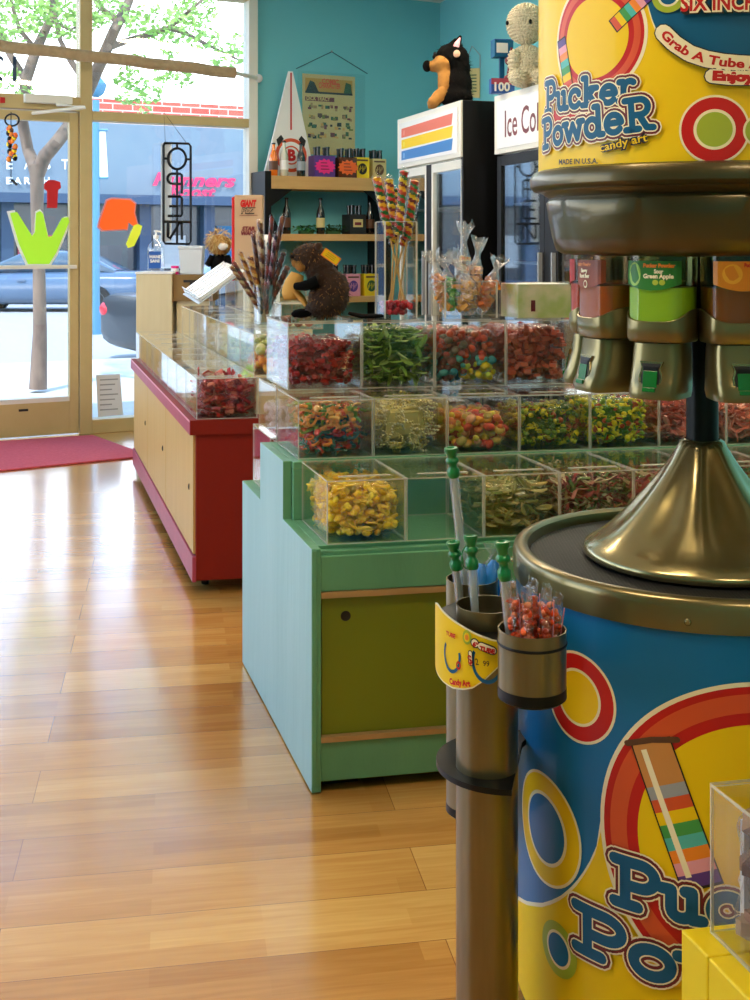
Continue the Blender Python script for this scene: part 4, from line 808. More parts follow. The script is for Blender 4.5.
MB().lathe([(.0, .15), (.0, .15)], 'plastic', 4).box((-.036, -.0375, .02), (.036, -.0355, .12), 'labelblue').text('HAND', .026, 'white', lambda x, y: Vector((x - .032, -.0385, y + .08)), bold=.001).text('SANI', .026, 'white', lambda x, y: Vector((x - .028, -.0385, y + .055)), bold=.001).build('label_print', t)
MB().lathe([(.017, .195), (.017, .215), (.006, .218), (.006, .235), (.012, .238), (.012, .246), (0, .247)], 'white', 16).tube([(0, 0, .24), (.03, -.01, .238), (.034, -.012, .23)], .005, 'white').build('pump', t, smooth=40)
tag(MB().lathe([(.022, 0), (.024, .05), (.0, .05)], 'hotpink', 16).lathe([(.0235, .015), (.0236, .035)], 'white', 16).build('pink_tin', loc=wpt(175, 270, sd_ + .12, zt_ - .004), smooth=40), 'small pink tin between the sanitizer and the white tub', 'tin')
tag(MB().loft([[(-.07 * k, -.06 * k, z), (.07 * k, -.06 * k, z), (.07 * k, .06 * k, z), (-.07 * k, .06 * k, z)] for k, z in ((.88, 0), (1, .15), (1.08, .152), (1.08, .17))], 'plasticwhite').build('plastic_tub', loc=wpt(192, 270, sd_ + .14, zt_ - .0045), bevel=.003), 'translucent white tub behind the neon sign', 'tub')

# ------------------------------------------------------------------ shelf on the teal wall
def sh(px, py, n): s, z = wl(px, py, n); return s, z
SN = -.30; s0 = wl(265, 170, SN)[0]; s1 = wl(391, 170, SN)[0]; so_ = WX @ Vector((s0, SN, 0))
t = thing('bottle_shelf', 'black sided shelf unit with pine boards on the teal wall', 'shelf', so_, WANG); W_ = s1 - s0
ztop = wl(330, 177, SN)[1]
MB().box((0, 0, 0), (.045, .285, ztop + .03), 'black').build('side_panel', t); MB().box((W_ - .045, 0, 0), (W_, .285, ztop + .0), 'black').build('side_panel', t)
zs = [(ztop - .09, ztop), (wl(330, 241, SN)[1], wl(330, 234, SN)[1]), (wl(330, 303, SN)[1], wl(330, 297, SN)[1]), (.35, .39)]
for a, b in zs: MB().box((.046, 0, a), (W_ - .046, .28, b), 'pine').build('shelf_board', t, bevel=.003)
za, zb = zs[1][1], zs[0][0]; XX = R(PI / 2, 'X'); c_ = .13; mid = (za + zb) / 2
for pl in ([(.046, zb), (.046 + c_ * 1.25, zb), (.046, mid + .03)], [(W_ - .046, zb), (W_ - .046 - c_ * 1.25, zb), (W_ - .046, mid + .03)], [(.046, za), (.126, za), (.046, mid)], [(W_ - .046, za), (W_ - .126, za), (W_ - .046, mid)]):
    MB().prism(pl, -.03, -.012, 'black', XX).build('corner_brace', t)
def shp(px, zi, n=.10): s, z = wl(px, 244, SN + n); return WX @ Vector((s, SN + n, zs[zi][1] + .0005))
def bottle(px, zi, h, mat, lab, label, n=.09, r=.030, group=None, cap='black', z=None):
    o = shp(px, zi, n); 
    if z is not None: o.z = z
    m = MB().lathe([(r * .9, 0), (r, .006), (r, h * .55), (r * .85, h * .64), (r * .38, h * .80), (r * .36, h * .96), (0, h * .96)], mat, 18, closed=False); b = m.build('soda_bottle', loc=o, smooth=40)
    if lab: MB().lathe([(r + .0008, h * .18), (r + .0008, h * .45)], lab, 18).build('paper_label', b, smooth=40)
    MB().lathe([(r * .44, h * .955), (r * .46, h * .99), (r * .4, h), (0, h)], cap, 14).build('cap', b, smooth=40)
    return tag(b, label, 'bottle', group)
bottle(273.5, 0, .225, 'liquid_orange', 'brown', 'orange soda bottle at the left end of the top shelf', n=.06, cap='dark')
bottle(284, 0, .24, 'pale_liquid', 'white', 'clear glass bottle beside the orange soda on the top shelf', n=.05)
bottle(301, 0, .23, 'glassbottle', 'grey', 'dark soda bottle standing before the white triangular display', n=.05)
bottle(286.5, 1, .25, 'glassbottle', 'brown', 'dark slim bottle at the left of the middle shelf')
bottle(320.5, 1, .25, 'glassbottle', 'paper', 'dark bottle with pale label in the middle of the middle shelf')
bottle(370, 1, .235, 'glassbottle', 'brown', 'dark bottle at the right end of the middle shelf')
def carton(px, zi, wpx, h, mat, label, art, bl, n=.05, front=None):
    o = shp(px, zi, n); k = (o.y) / FPX; w_ = wpx * k / math.cos(.0) * .9; d_ = .13
    c_ = MB().box((-w_ / 2, 0, 0), (w_ / 2, d_, h), mat); X = R(PI / 2, 'X')
    if art == 'burst':
        c_.prism([((.075 if i % 2 else .060) * math.cos(i * PI / 13) * 1.1, h * .5 + (.062 if i % 2 else .047) * math.sin(i * PI / 13) * .9) for i in range(26)], .003, .005, front, X)
        for i in range(3): c_.box((-.035, -.0066, h * .35 + i * .022), (.03 - i * .008, -.006, h * .35 + i * .022 + .006), 'darkred')
    elif art == 'face':
        c_.prism([(.035 * math.cos(i * PI / 10), h * .45 + .04 * math.sin(i * PI / 10)) for i in range(20)], .001, .002, front, X); c_.box((-w_ * .4, -.002, h * .82), (w_ * .4, -.001, h * .9), 'brown')
        for i in range(6): c_.box((-.028 + i * .009, -.0035, h * .3 + (i % 3) * .012), (-.024 + i * .009, -.0025, h * .5 + (i % 2) * .014), mat)
    elif art == 'label': c_.box((-w_ * .3, -.002, h * .35), (w_ * .3, -.001, h * .75), 'paper').box((-w_ * .2, -.003, h * .45), (w_ * .2, -.002, h * .6), 'darkred')
    q = c_.build('soda_carton', loc=o, rz=WANG, bevel=.002); tag(q, label, 'carton', 'bottle cartons on the pine shelves')
    for i in (-1, 1):
        for j, dy in enumerate((.035, .09)):
            p = o + R(WANG) @ Vector((i * w_ * .23, dy, 0)); m = MB().lathe([(.013, 0), (.013, .05), (.015, .052), (.015, .064), (0, .066)], 'glassbottle', 12)
            b = m.build('bottle_neck', q, smooth=40); b.location = (i * w_ * .23, dy, h + .0005); b['label'] = 'dark bottle neck'
carton(325, 0, 25, .15, 'purple', 'purple bottle carton with a hot pink burst tag on the top shelf', 'burst', None, front='hotpink')
carton(348, 0, 22, .145, 'amber', 'brown bottle carton with an orange burst tag on the top shelf', 'burst', None, front='hotorange')
carton(362.5, 0, 17, .15, 'yellowbox', 'yellow bottle carton with a dark face print on the top shelf', 'face', None, front='dark', n=.07)
carton(379.5, 0, 17, .145, 'paper', 'cream bottle carton with a dark face print on the top shelf', 'face', None, front='brown', n=.09)
carton(358, 1, 20, .14, 'dark', 'black bottle carton with cream label on the middle shelf', 'label', None)
carton(353.5, 2, 17, .155, 'pink', 'pinkish bottle carton with purple print behind the beaver', 'face', None, front='purple')
carton(371.5, 2, 17, .155, 'yellowbox', 'yellow bottle carton with dark print beside the lollipop jar', 'face', None, front='leafdark')
carton(335, 2, 17, .155, 'dark', 'dark bottle carton hidden behind the plush beaver', 'label', None)
for px, l_ in ((306, 'left one'), (333, 'right one')):
    o = shp(px, 1, .1); m = MB(); r = random.Random(px)
    for i in range(90):
        c = Vector((r.gauss(0, .045), r.gauss(0, .02), r.uniform(.004, .06))); d = Vector((r.gauss(0, 1), r.gauss(0, 1), r.gauss(0, .5))).normalized(); e = d.cross(Vector((0, .3, 1))).normalized()
        c.z = max(c.z, .022); m.add([c - d * .02, c - e * .009, c + d * .02, c + e * .009 + Vector((0, 0, .004))], [(0, 1, 2, 3)], 'green' if px == 306 and i % 3 else 'leafdark')
    m.box((-.05, -.02, 0), (.05, .02, .02), 'leafdark'); tag(m.build('plastic_greenery', loc=o, rz=WANG), 'tuft of artificial green leaves on the middle shelf, ' + l_, 'plant', 'green tufts on the middle shelf')
# white triangular display
tn = .16; so2 = WX @ Vector((wl(291, 172, SN + tn)[0], SN + tn, ztop + .0005)); k = so2.y / FPX
t = thing('triangle_display', 'tall white triangular display with red stripe and ring logo', 'display', so2, WANG)
H_ = (172 - 66) * k; XX = R(PI / 2, 'X'); m = MB()
m.prism([(-29 * k, 0), (27 * k, 0), (2 * k, H_), (-2 * k, H_)], -.025, .0, 'white', XX); m.box((-.006, -.0015, .33), (.006, -.0005, H_ - .01), 'red'); 
def disc(m, cx, cz, r0, y, mat, n=28): m.prism([(cx + r0 * math.cos(i * 2 * PI / n), cz + r0 * math.sin(i * 2 * PI / n)) for i in range(n)], -y, -y + .0006, mat, XX)
disc(m, 0, 22 * k, 17 * k, -.0015, 'orangered'); disc(m, 0, 22 * k, 13.5 * k, -.0022, 'white'); disc(m, 0, 22 * k, 9.5 * k, -.003, 'orangered'); disc(m, 0, 22 * k, 8 * k, -.0036, 'white')
m.text('B', 15 * k, 'red', lambda x, y: Vector((x - 4 * k, -.0046, y + 17 * k)), bold=.006)
for sx in (-1, 1): m.prism([(sx * 8 * k, 38 * k), (sx * 14 * k, 30 * k), (sx * 16 * k, 37 * k), (sx * 11 * k, 42 * k)], .0042, .0048, 'ink', XX)
m.build('panel', t)
# poster in a hanger on the teal wall
pn = -.008; a0, za = wl(302.5, 150, pn); a1, zb = wl(355, 77, pn); zlo = wl(330, 155, pn)[1]; o = WX @ Vector((a0, pn, zlo)); w_ = a1 - a0; h_ = zb - zlo
t = thing('comic_poster', 'yellowed comic poster in a clear hanger on the teal wall', 'poster', o, WANG)
m = MB().box((0, 0, 0), (w_, .004, h_), 'paper')
m.box((w_ * .05, -.001, h_ * .78), (w_ * .95, -.0002, h_ * .95), pm('poster gold', '#c79a3c', .8)); m.box((w_ * .05, -.0014, h_ * .76), (w_ * .95, -.0005, h_ * .785), 'ink')
m.prism([(w_ * .06, h_ * .785), (w_ * .3, h_ * .785), (w_ * .22, h_ * .9), (w_ * .14, h_ * .92)], .0012, .0016, 'ink', XX); m.prism([(w_ * .78, h_ * .785), (w_ * .94, h_ * .785), (w_ * .92, h_ * .9), (w_ * .82, h_ * .92)], .0012, .0016, 'leafdark', XX)
def ptx(s_, x, z, sz_, wd_, mat): 
    tmp = MB().text(s_, sz_, mat, lambda x_, y_: Vector((x_, 0, y_)), bold=sz_ * .03); x1 = max(v[0] for v in tmp.v); m.add([(x + v[0] / x1 * wd_, -.0022, z + v[2]) for v in tmp.v], tmp.f, mat)
ptx('COMIC', w_ * .36, h_ * .885, .055, w_ * .32, 'orangered'); ptx('CHARACTER', w_ * .3, h_ * .835, .055, w_ * .42, 'orangered')
m.box((w_ * .05, -.001, h_ * .665), (w_ * .6, -.0002, h_ * .72), 'darkred'); ptx('DICK TRACY', w_ * .07, h_ * .675, .04, w_ * .45, 'paper')
r = random.Random(12)
for j in range(4):
    for i in range(4):
        x0 = w_ * (.05 + i * .232); z0 = h_ * (.55 - j * .118)
        for q in range(5): xx = x0 + r.random() * w_ * .15; zz = z0 + r.random() * h_ * .05; m.box((xx, -.001 - q * .0002, zz), (xx + w_ * r.uniform(.03, .09), -.0002, zz + h_ * r.uniform(.02, .055)), r.choice(['ink', 'brown', 'olive', 'tan_edge', 'dark', 'darkred', 'leafdark', 'tanfelt']))
m.build('print', t)
MB().box((-.04, -.002, -.02), (w_ + .08, -.0035, h_ + .02), clear('poster sleeve', (.97, .98, .98, 1), .1), None).build('clear_sleeve', t)
MB().tube([(-.05, -.002, h_ + .03), (w_ * .55, -.002, h_ + .17), (w_ + .1, -.002, h_ + .03)], .003, 'facade_dark', 5).ell((w_ * .55, -.002, h_ + .172), (.008, .004, .008), 'grey').build('hanging_string', t)

# ------------------------------------------------------------------ drinks fridges along the right wall
M['fridge_lamp'] = pm('fridge strip light', '#ffffff', emis=((.82, .92, 1, 1), 7))
def fridge(N, Fp, label, kind):
    N = Vector(N); Fp = Vector(Fp); a = (Fp - N); ln = a.length; ang = math.atan2(a.y, a.x) ; t = thing('drinks_fridge', label, 'fridge', N, ang - PI)
    # local: x runs from far (-ln) ... use x toward near: origin at near-front corner, -x goes away from the camera, y into the wall
    X = Matrix.Identity(4); D = .72; H = 2.0; m = MB()
    y_ = 1
    m.box((-ln, .05, .0), (-ln + .03, D, H), 'black').box((-.03, .0, .0), (0, D, H), 'black').box((-ln + .03, .04, H - .04), (-.03, D, H), 'black').box((-ln + .03, .04, 0), (-.03, D, .14), 'black').box((-ln + .03, D - .03, .14), (-.03, D, H - .04), 'white')
    m.box((-ln + .03, .03, .0), (-.03, .04, .14), 'grey'); m.build('cabinet_body', t, bevel=.004)
    m = MB().box((-ln - .0, -.01, H - .30), (-.005, .045, H), 'frame_white'); 
    lo, hi = H - .275, H - .03
    m.box((-ln + .04, -.014, lo), (-.05, -.0101, hi), 'white_gloss')
    if kind == 'stripe':
        for i, c in enumerate(('labelblue', 'yellow', 'orangered')):
            z0 = lo + .02 + i * .068; e = -.0145
            m.add([(-ln + .09, e, z0), (-.13, e, z0), (-.11, e, z0 + .062), (-ln + .09, e, z0 + .055)], [(0, 1, 2, 3)], {'labelblue': pm('banner blue', '#2f7cc0', .4), 'yellow': M['yellow'], 'orangered': pm('banner coral', '#e06a50', .4)}[c])
            for q in range(9): xx = -ln + .12 + q * .09; m.add([(xx, e - .0005, z0 + .012), (xx + .03, e - .0005, z0 + .01), (xx + .035, e - .0005, z0 + .04), (xx + .006, e - .0005, z0 + .042)], [(0, 1, 2, 3)], pm('banner blot', '#7fb4e0' if i == 0 else '#f0dc50' if i == 1 else '#e89080', .5)) if q == 0 else None
    else:
        tmp = MB().text('Ice Cold', .19, 'darkred', lambda x, y: Vector((x * .72 - ln + .13, -.0146, y + lo + .055)), bold=.002); m.add(tmp.v, tmp.f, 'darkred')
    m.build('sign_panel', t, bevel=.003)
    half = ln / 2
    for i, (x0, x1) in enumerate(((-ln + .01, -half - .045), (-half + .045, -.012))):
        fw = .024 if kind == 'stripe' else .05
        m = MB().box((x0, 0, .15), (x0 + fw, .035, H - .31), 'frame_white' if kind == 'stripe' else 'black').box((x1 - fw, 0, .15), (x1, .035, H - .31), 'frame_white' if kind == 'stripe' else 'black').box((x0 + fw, 0, .15), (x1 - fw, .035, .2), 'frame_white' if kind == 'stripe' else 'black').box((x0 + fw, 0, H - .36), (x1 - fw, .035, H - .31), 'frame_white' if kind == 'stripe' else 'black')
        d_ = m.build('door', t, bevel=.003); MB().box((x0 + fw, .012, .2), (x1 - fw, .02, H - .36), clear('fridge glass', (.78, .85, .88, 1), .03, 1.6, .34)).build('glass_pane', d_)
        hx_ = x1 - fw / 2 if i == 0 else x0 + fw / 2; MB().box((hx_ - .006, -.02, .8), (hx_ + .006, -.0, 1.2), 'grey').build('handle', d_)
    MB().box((-half - .044, .002, .15), (-half + .044, .035, H - .31), 'black').build('centre_post', t)
    r = random.Random(len(label))
    for z in (.45, .8, 1.15, 1.45):
        MB().box((-ln + .04, .08, z - .012), (-.04, D - .04, z), 'white').build('wire_shelf', t)
    MB().box((-ln + .06, .12, H - .12), (-.06, .3, H - .09), pm('fridge lamp', '#ffffff', emis=((.80, .90, 1, 1), 12))).build('inner_lamp', t)
    return t
fridge((.464, 6.33, 0), (.147, 7.35, 0), 'black drinks fridge with red, yellow and blue striped banner', 'stripe')
fridge((1.0, 5.05, 0), (.625, 6.19, 0), 'drinks fridge with Ice Cold lettering beneath the crochet plush', 'ice')
# notice on the right wall
def on_right(px, py, off=-.006):
    o = corner; n = Vector((-rdir.y, rdir.x, 0)); d = Vector(((px - CX) / FPX, 1, -(py - CY) / FPX)); n = n.normalized(); c = Vector((0, 0, EYE)); sgn = 1 if (c - o).dot(n) > 0 else -1
    p0_ = o + n * sgn * .006; tt = (p0_ - c).dot(n) / d.dot(n); return c + d * tt
a, b, c, d = on_right(463, 97), on_right(480, 98), on_right(480, 68), on_right(463, 69)
nv = (b - a).cross(d - a).normalized(); nv = nv if nv.y < 0 or nv.x < 0 else -nv
m = MB(); ctr = (a + b + c + d) / 4; q = [p - ctr for p in (a, b, c, d)]; m.add(q + [p + Vector((-.004, -.001, 0)) for p in q], [(0, 1, 2, 3), (4, 5, 6, 7), (0, 1, 5, 4), (1, 2, 6, 5), (2, 3, 7, 6), (3, 0, 4, 7)], 'paper')
for i in range(6):
    p1_ = q[0].lerp(q[3], .2 + i * .11); p2_ = q[1].lerp(q[2], .2 + i * .11); e1 = p1_.lerp(p2_, .15) + Vector((-.006, -.002, 0)); e2 = p1_.lerp(p2_, .85) + Vector((-.006, -.002, 0)); m.add([e1, e2, e2 + Vector((0, 0, .008)), e1 + Vector((0, 0, .008))], [(0, 1, 2, 3)], 'leafdark')
o = tag(m.build('wall_notice', loc=ctr), 'small cream notice hung on the wall behind the plush dog', 'notice')
tp_ = on_right(472, 46) - ctr; MB().tube([q[3] + Vector((0, 0, .0)), tp_, q[2] + Vector((0, 0, .09)), q[2]], .003, 'grey', 5).build('hanging_string', o)
# plush dog
DD = 6.75; do = wpt(452, 106, DD, 2.0)
def dog():
    t = thing('plush_dog', 'black and tan plush shepherd dog sitting on the striped fridge', 'plush toy', do); k = DD / FPX
    P = lambda x, y, dy=0.: ((400 + x / 5.17 - 452) * k, dy, EYE + (244 - (20 + y / 5.17)) * k - 2.0)
    z0 = P(300, 440)[2]
    body = [((P(295, 330)), (.085, .10, .105)), (P(290, 400), (.095, .12, .06)), (P(300, 250), (.07, .08, .07)), (P(270, 200), (.098, .09, .088))]
    m = MB(); [m.ell((c[0], c[1], max(c[2], r_[2])), r_, 'furblack') for c, r_ in body]; remesh(m.build('body', t), .012, .012, .02)
    ch = [(P(232, 320, -.03), (.045, .055, .10)), (P(222, 230, -.02), (.062, .07, .055)), (P(175, 240, -.01), (.045, .035, .033))]
    m = MB(); [m.ell(c, r_, 'furtan') for c, r_ in ch]; remesh(m.build('chest_and_face', t, label='tan chest and face'), .011, .01, .02)
    MB().ell(P(140, 240, -.01), (.026, .03, .033), 'furblack').build('nose', t, smooth=80)
    MB().ell(P(178, 185, -.06), (.010, .01, .013), 'black_gloss').build('eye', t, smooth=80); MB().ell(P(178, 185, .045), (.010, .01, .013), 'black_gloss').build('eye', t, smooth=80)
    for dy, q in ((-.045, 0), (.05, -20)):
        m = MB(); m.tube([P(275 + q, 175, dy), P(292 + q, 125, dy), P(312 + q, 88, dy)], [.034, .026, .006], 'furblack', 10, flat=.5); e = m.build('ear', t, smooth=80); MB().tube([P(280 + q, 165, dy - .014), P(293 + q, 130, dy - .012), P(307 + q, 100, dy - .006)], [.02, .015, .004], 'pink', 8, flat=.4).build('inner_ear', e, smooth=80)
    for dy in (-.05, .05):
        zz = .03; a_ = P(235, 370, dy); b_ = P(150, 440, dy * 1.2); m = MB(); m.tube([(a_[0], a_[1], a_[2]), ((a_[0] + b_[0]) / 2, a_[1], .06), (b_[0] + .02, b_[1], .032), (b_[0] - .005, b_[1], .028)], [.04, .035, .03, .02], 'furtan', 12); m.build('leg', t, smooth=80)
    MB().ell(P(288, 188, -.092), (.020, .008, .022), pm('inner ear felt', '#c9a08a', .9)).build('ear_tag', t, smooth=80)
    m = MB(); fur(m, [((c[0], c[1], max(c[2], r_[2])), r_) for c, r_ in body], 1500, .022, .002, 'furblack', .4); m.build('fur', t, kind='stuff')
dog()
# crochet plush
CD = 5.85; co = wpt(526, 88, CD, 2.0)
def crochet():
    t = thing('crochet_plush', 'large cream crochet plush figure sitting on the second fridge', 'plush toy', co); k = CD / FPX
    P = lambda x, y, dy=0.: ((x - 526) * k, dy, EYE + (244 - y) * k - 2.0)
    def knit(m, c, r_, rows_):      # stitches laid in rows over an ellipsoid
        m.ell(c, r_, 'furcream', n=28, h=18)
        for j in range(rows_):
            p = -PI / 2 + PI * (j + .5) / rows_; nn = max(4, int(rows_ * 2 * math.cos(p)))
            for i in range(nn): q = 2 * PI * (i + (j % 2) * .5) / nn; m.ell((c[0] + r_[0] * math.cos(p) * math.cos(q), c[1] + r_[1] * math.cos(p) * math.sin(q), c[2] + r_[2] * math.sin(p)), (.0075, .0075, .006), 'furcream', n=6, h=4)
    m = MB(); knit(m, P(526, 24), (.092, .09, .098), 18); m.build('head', t, smooth=60)
    m = MB(); knit(m, (P(527, 64)[0], 0, P(527, 64)[2]), (.085, .08, .09), 17); knit(m, (P(527, 76)[0], 0, .062), (.088, .085, .06), 14); m.build('body', t, smooth=60)
    for sx in (-1, 1): m = MB(); knit(m, P(527 + sx * 14, 62, -.05), (.03, .03, .05), 8); m.build('arm', t, smooth=60)
    for sx in (-1, 1): m = MB(); knit(m, (P(525 + sx * 10, 80)[0], -.09, .038), (.036, .05, .036), 8); m.build('leg', t, smooth=60)
    MB().ell(P(506, 25, -.055), (.008, .008, .012), 'black_gloss').build('eye', t, smooth=60); MB().ell(P(528, 25, -.09), (.008, .008, .012), 'black_gloss').build('eye', t, smooth=60)
crochet()
k = 6.0 / FPX
bx = [(499.5, 100, 20, 17, 'paper_box', 'red and blue box with a white 100 at the fridge corner', 'pinkred'), ]
o = wpt(503, 97, 6.05, 2.0); m = MB().box((-.06, 0, 0), (.06, .05, .075), 'labelblue').box((-.0605, -.001, .045), (.0605, .0, .0755), 'pinkred'); m.text('100', .06, 'white', lambda x, y: Vector((x - .055, -.003, y + .012)), bold=.002); tag(m.build('small_box', loc=o, rz=.15), 'red and blue box marked 100 beside the crochet plush', 'box')
m = MB(); 
o = wpt(508, 80, 6.1, 2.0); 
for i, (x, y) in enumerate([(506, 96), (507, 90), (505, 83), (508, 76), (511, 70), (513, 62), (509, 58), (512, 54)]): m.ell(((x - 508) * k, 0, max(.02, EYE + (244 - y) * k - 2.0)), (.022, .02, .022), 'darkred', n=8, h=6)
m.tube([(0, .01, 0), (.0, .01, .1), (.02, .01, .24)], .006, 'darkred'); tag(m.build('berry_stem', loc=o, smooth=50), 'dark red bauble stem standing left of the crochet plush', 'ornament')
o = wpt(504, 52, 6.15, 2.0); zz = EYE + (244 - 52) * k - 2.0; m = MB().box((-.012, .03, 0), (.012, .05, zz), 'deepblue').box((-.05, 0, zz), (.05, .07, zz + .085), 'deepblue').box((-.04, -.002, zz + .02), (.02, -.0005, zz + .07), 'white').box((-.0505, -.001, zz + .0855), (.0505, .07, zz + .09), 'labelblue'); tag(m.build('raised_box', loc=o, rz=.2), 'small blue and white box held above the bauble stem', 'box')

# ------------------------------------------------------------------ powder candy dispenser
DC = Vector((.510, 1.87, 0)); DR = .288; SR = .253
def cyl_hit(px, py, R_=DR, c=DC):
    dx, dy, dz = (px - CX) / FPX, 1.0, -(py - CY) / FPX; A = dx * dx + dy * dy; B = -2 * (dx * c.x + dy * c.y); Cc = c.x ** 2 + c.y ** 2 - R_ * R_
    q = max(0, B * B - 4 * A * Cc); t_ = (-B - math.sqrt(q)) / (2 * A); th = math.atan2(dy * t_ - c.y, dx * t_ - c.x); th = th - 2 * PI if th > PI / 2 else th; return th * R_, EYE + dz * t_     # (arc length, height)
class Wrap:
    """flat artwork laid on a cylinder; coordinates are arc length and height, layers stack outward"""
    def __init__(s, mb, R_, eps=.00012): s.mb = mb; s.R = R_; s.k = 0; s.eps = eps
    def p(s, a, z): q = s.R + s.k * s.eps; return (q * math.cos(a / s.R), q * math.sin(a / s.R), z)
    def up(s, n=1): s.k += n; return s
    def disc(s, c, r0, mat, hole=0, sx=1, n=48, a0=0, a1=2 * PI):
        nr = max(2, int((r0 - hole) / .011) + 1); rr = [hole + (r0 - hole) * i / nr for i in range(nr + 1)]; vs = []; fs = []; full = abs(a1 - a0 - 2 * PI) < 1e-6
        for r_ in rr:
            for i in range(n + (0 if full else 1)): t_ = a0 + (a1 - a0) * i / n; vs.append(s.p(c[0] + r_ * sx * math.cos(t_), c[1] + r_ * math.sin(t_)))
        w_ = n if full else n + 1
        for j in range(nr):
            for i in range(n): fs.append((j * w_ + i, j * w_ + (i + 1) % w_, (j + 1) * w_ + (i + 1) % w_, (j + 1) * w_ + i))
        s.mb.add(vs, fs, mat)
    def stroke(s, pts, w_, mat):
        P2 = []
        for a, b in zip(pts, pts[1:]):
            n = max(1, int(math.hypot(b[0] - a[0], b[1] - a[1]) / .008)); P2 += [(a[0] + (b[0] - a[0]) * i / n, a[1] + (b[1] - a[1]) * i / n) for i in range(n)]
        P2.append(pts[-1])
        for a, b in zip(P2, P2[1:]):
            d = math.hypot(b[0] - a[0], b[1] - a[1])
            if d < 1e-7: continue
            nx, ny = -(b[1] - a[1]) / d * w_ / 2, (b[0] - a[0]) / d * w_ / 2
            s.mb.add([s.p(a[0] - nx, a[1] - ny), s.p(b[0] - nx, b[1] - ny), s.p(b[0], b[1]), s.p(b[0] + nx, b[1] + ny), s.p(a[0] + nx, a[1] + ny), s.p(a[0], a[1])], [(0, 1, 2, 5), (5, 2, 3, 4)], mat)
        for a in P2: s.mb.add([s.p(a[0] + w_ / 2 * math.cos(t * PI / 5), a[1] + w_ / 2 * math.sin(t * PI / 5)) for t in range(10)], [tuple(range(10))], mat)
    def cols(s, fn, a0, a1, n, mat):      # region between two curves, fn(a) -> (low, high)
        for i in range(n):
            a, b = a0 + (a1 - a0) * i / n, a0 + (a1 - a0) * (i + 1) / n; la, ha = fn(a); lb_, hb = fn(b)
            if ha <= la and hb <= lb_: continue
            s.mb.add([s.p(a, la), s.p(b, lb_), s.p(b, max(hb, lb_)), s.p(a, max(ha, la))], [(0, 1, 2, 3)], mat)
def arc(cx, cy, rx, ry, a0, a1, n=10): return [(cx + rx * math.cos(math.radians(a0 + (a1 - a0) * i / n)), cy + ry * math.sin(math.radians(a0 + (a1 - a0) * i / n))) for i in range(n + 1)]
GLY = {'P': (.86, [[(.27, .08), (.27, .92)], [(.08, .92), (.5, .92)] + arc(.52, .69, .24, .23, 90, -90) + [(.27, .46)], [(.08, .08), (.48, .08)]]),
 'R': (.95, [[(.27, .08), (.27, .92)], [(.08, .92), (.5, .92)] + arc(.52, .70, .22, .22, 90, -90) + [(.27, .48)], [(.08, .08), (.46, .08)], [(.48, .48), (.68, .1), (.86, .08)]]),
 'u': (.80, [[(.06, .60), (.22, .60), (.22, .25)] + arc(.38, .24, .16, .16, 180, 360) + [(.54, .60), (.44, .60)], [(.54, .24), (.54, .08), (.70, .08)]]),
 'c': (.66, [arc(.34, .34, .24, .27, 40, 320, 14), [(.50, .50), (.52, .46)]]),
 'k': (.78, [[(.22, .08), (.22, .95), (.08, .95)], [(.06, .08), (.36, .08)], [(.25, .30), (.52, .58)], [(.40, .60), (.64, .60)], [(.36, .38), (.58, .08)], [(.48, .08), (.72, .08)]]),
 'e': (.68, [[(.12, .36), (.56, .36)] + arc(.34, .34, .24, .27, 5, 320, 14)]),
 'r': (.64, [[(.08, .60), (.22, .60), (.22, .08)], [(.06, .08), (.38, .08)], [(.22, .42)] + arc(.42, .44, .18, .17, 170, 50)]),
 'o': (.70, [arc(.35, .34, .23, .26, 0, 360, 18)]),
 'w': (.98, [[(.02, .60), (.22, .60)], [(.12, .60), (.27, .08), (.46, .56), (.64, .08), (.80, .60)], [(.70, .60), (.90, .60)]]),
 'd': (.78, [arc(.32, .33, .22, .26, 0, 360, 16), [(.42, .95), (.56, .95), (.56, .08), (.70, .08)]])}
def logo(W, word, p0, p1, h, sizes=None, layers=(('cream', .40), ('darkred', .32), ('cream', .24), ('blue', .17)), adv=.92, fat=1.0):
    """word drawn along p0->p1 (arc length, height) with cap height h"""
    tot = sum(GLY[c][0] for c in word) * adv; ux, uy = (p1[0] - p0[0]), (p1[1] - p0[1]); ln = math.hypot(ux, uy); ux /= ln; uy /= ln; sc = ln / tot
    for mat, wd in layers:
        x = 0
        for i, c in enumerate(word):
            hh = h * (sizes[i] if sizes else 1)
            for st in GLY[c][1]: W.stroke([(p0[0] + (x + px_) * sc * ux - py_ * hh * uy, p0[1] + (x + px_) * sc * uy + py_ * hh * ux) for px_, py_ in st], wd * h * fat, mat)
            x += GLY[c][0] * adv
        W.up()
root = thing('candy_dispenser', 'large round powder candy dispenser with yellow sign drum and blue base', 'dispenser', DC)
# base drum with its artwork
zd0, zd1 = .097, .727
m = MB(); prof_ = [(DR, zd0), (DR, .28), (DR, .5), (DR, zd1)]; m.lathe(prof_, 'yellow', 128); W = Wrap(m, DR)
cam_s = math.atan2(-DC.y, -DC.x) * DR
def H(px, py): s_, z_ = cyl_hit(px, py); return s_, z_
def interp(tab, a):
    tab = sorted(tab)
    if a <= tab[0][0]: return tab[0][1]
    for (x0, y0), (x1, y1) in zip(tab, tab[1:]):
        if a <= x1: return y0 + (y1 - y0) * (a - x0) / (x1 - x0 + 1e-9)
    return tab[-1][1]
low = [H(x, y) for x, y in [(514.5, 893), (520, 897), (527, 901), (542, 903), (552, 900), (561, 895.5), (569, 889), (576, 882), (584, 871), (591, 859), (596, 848), (599.5, 837), (602.8, 817), (603.5, 800)]]
s_end = low[-1][0]; s_start = low[0][0]; s_back = s_start - .5
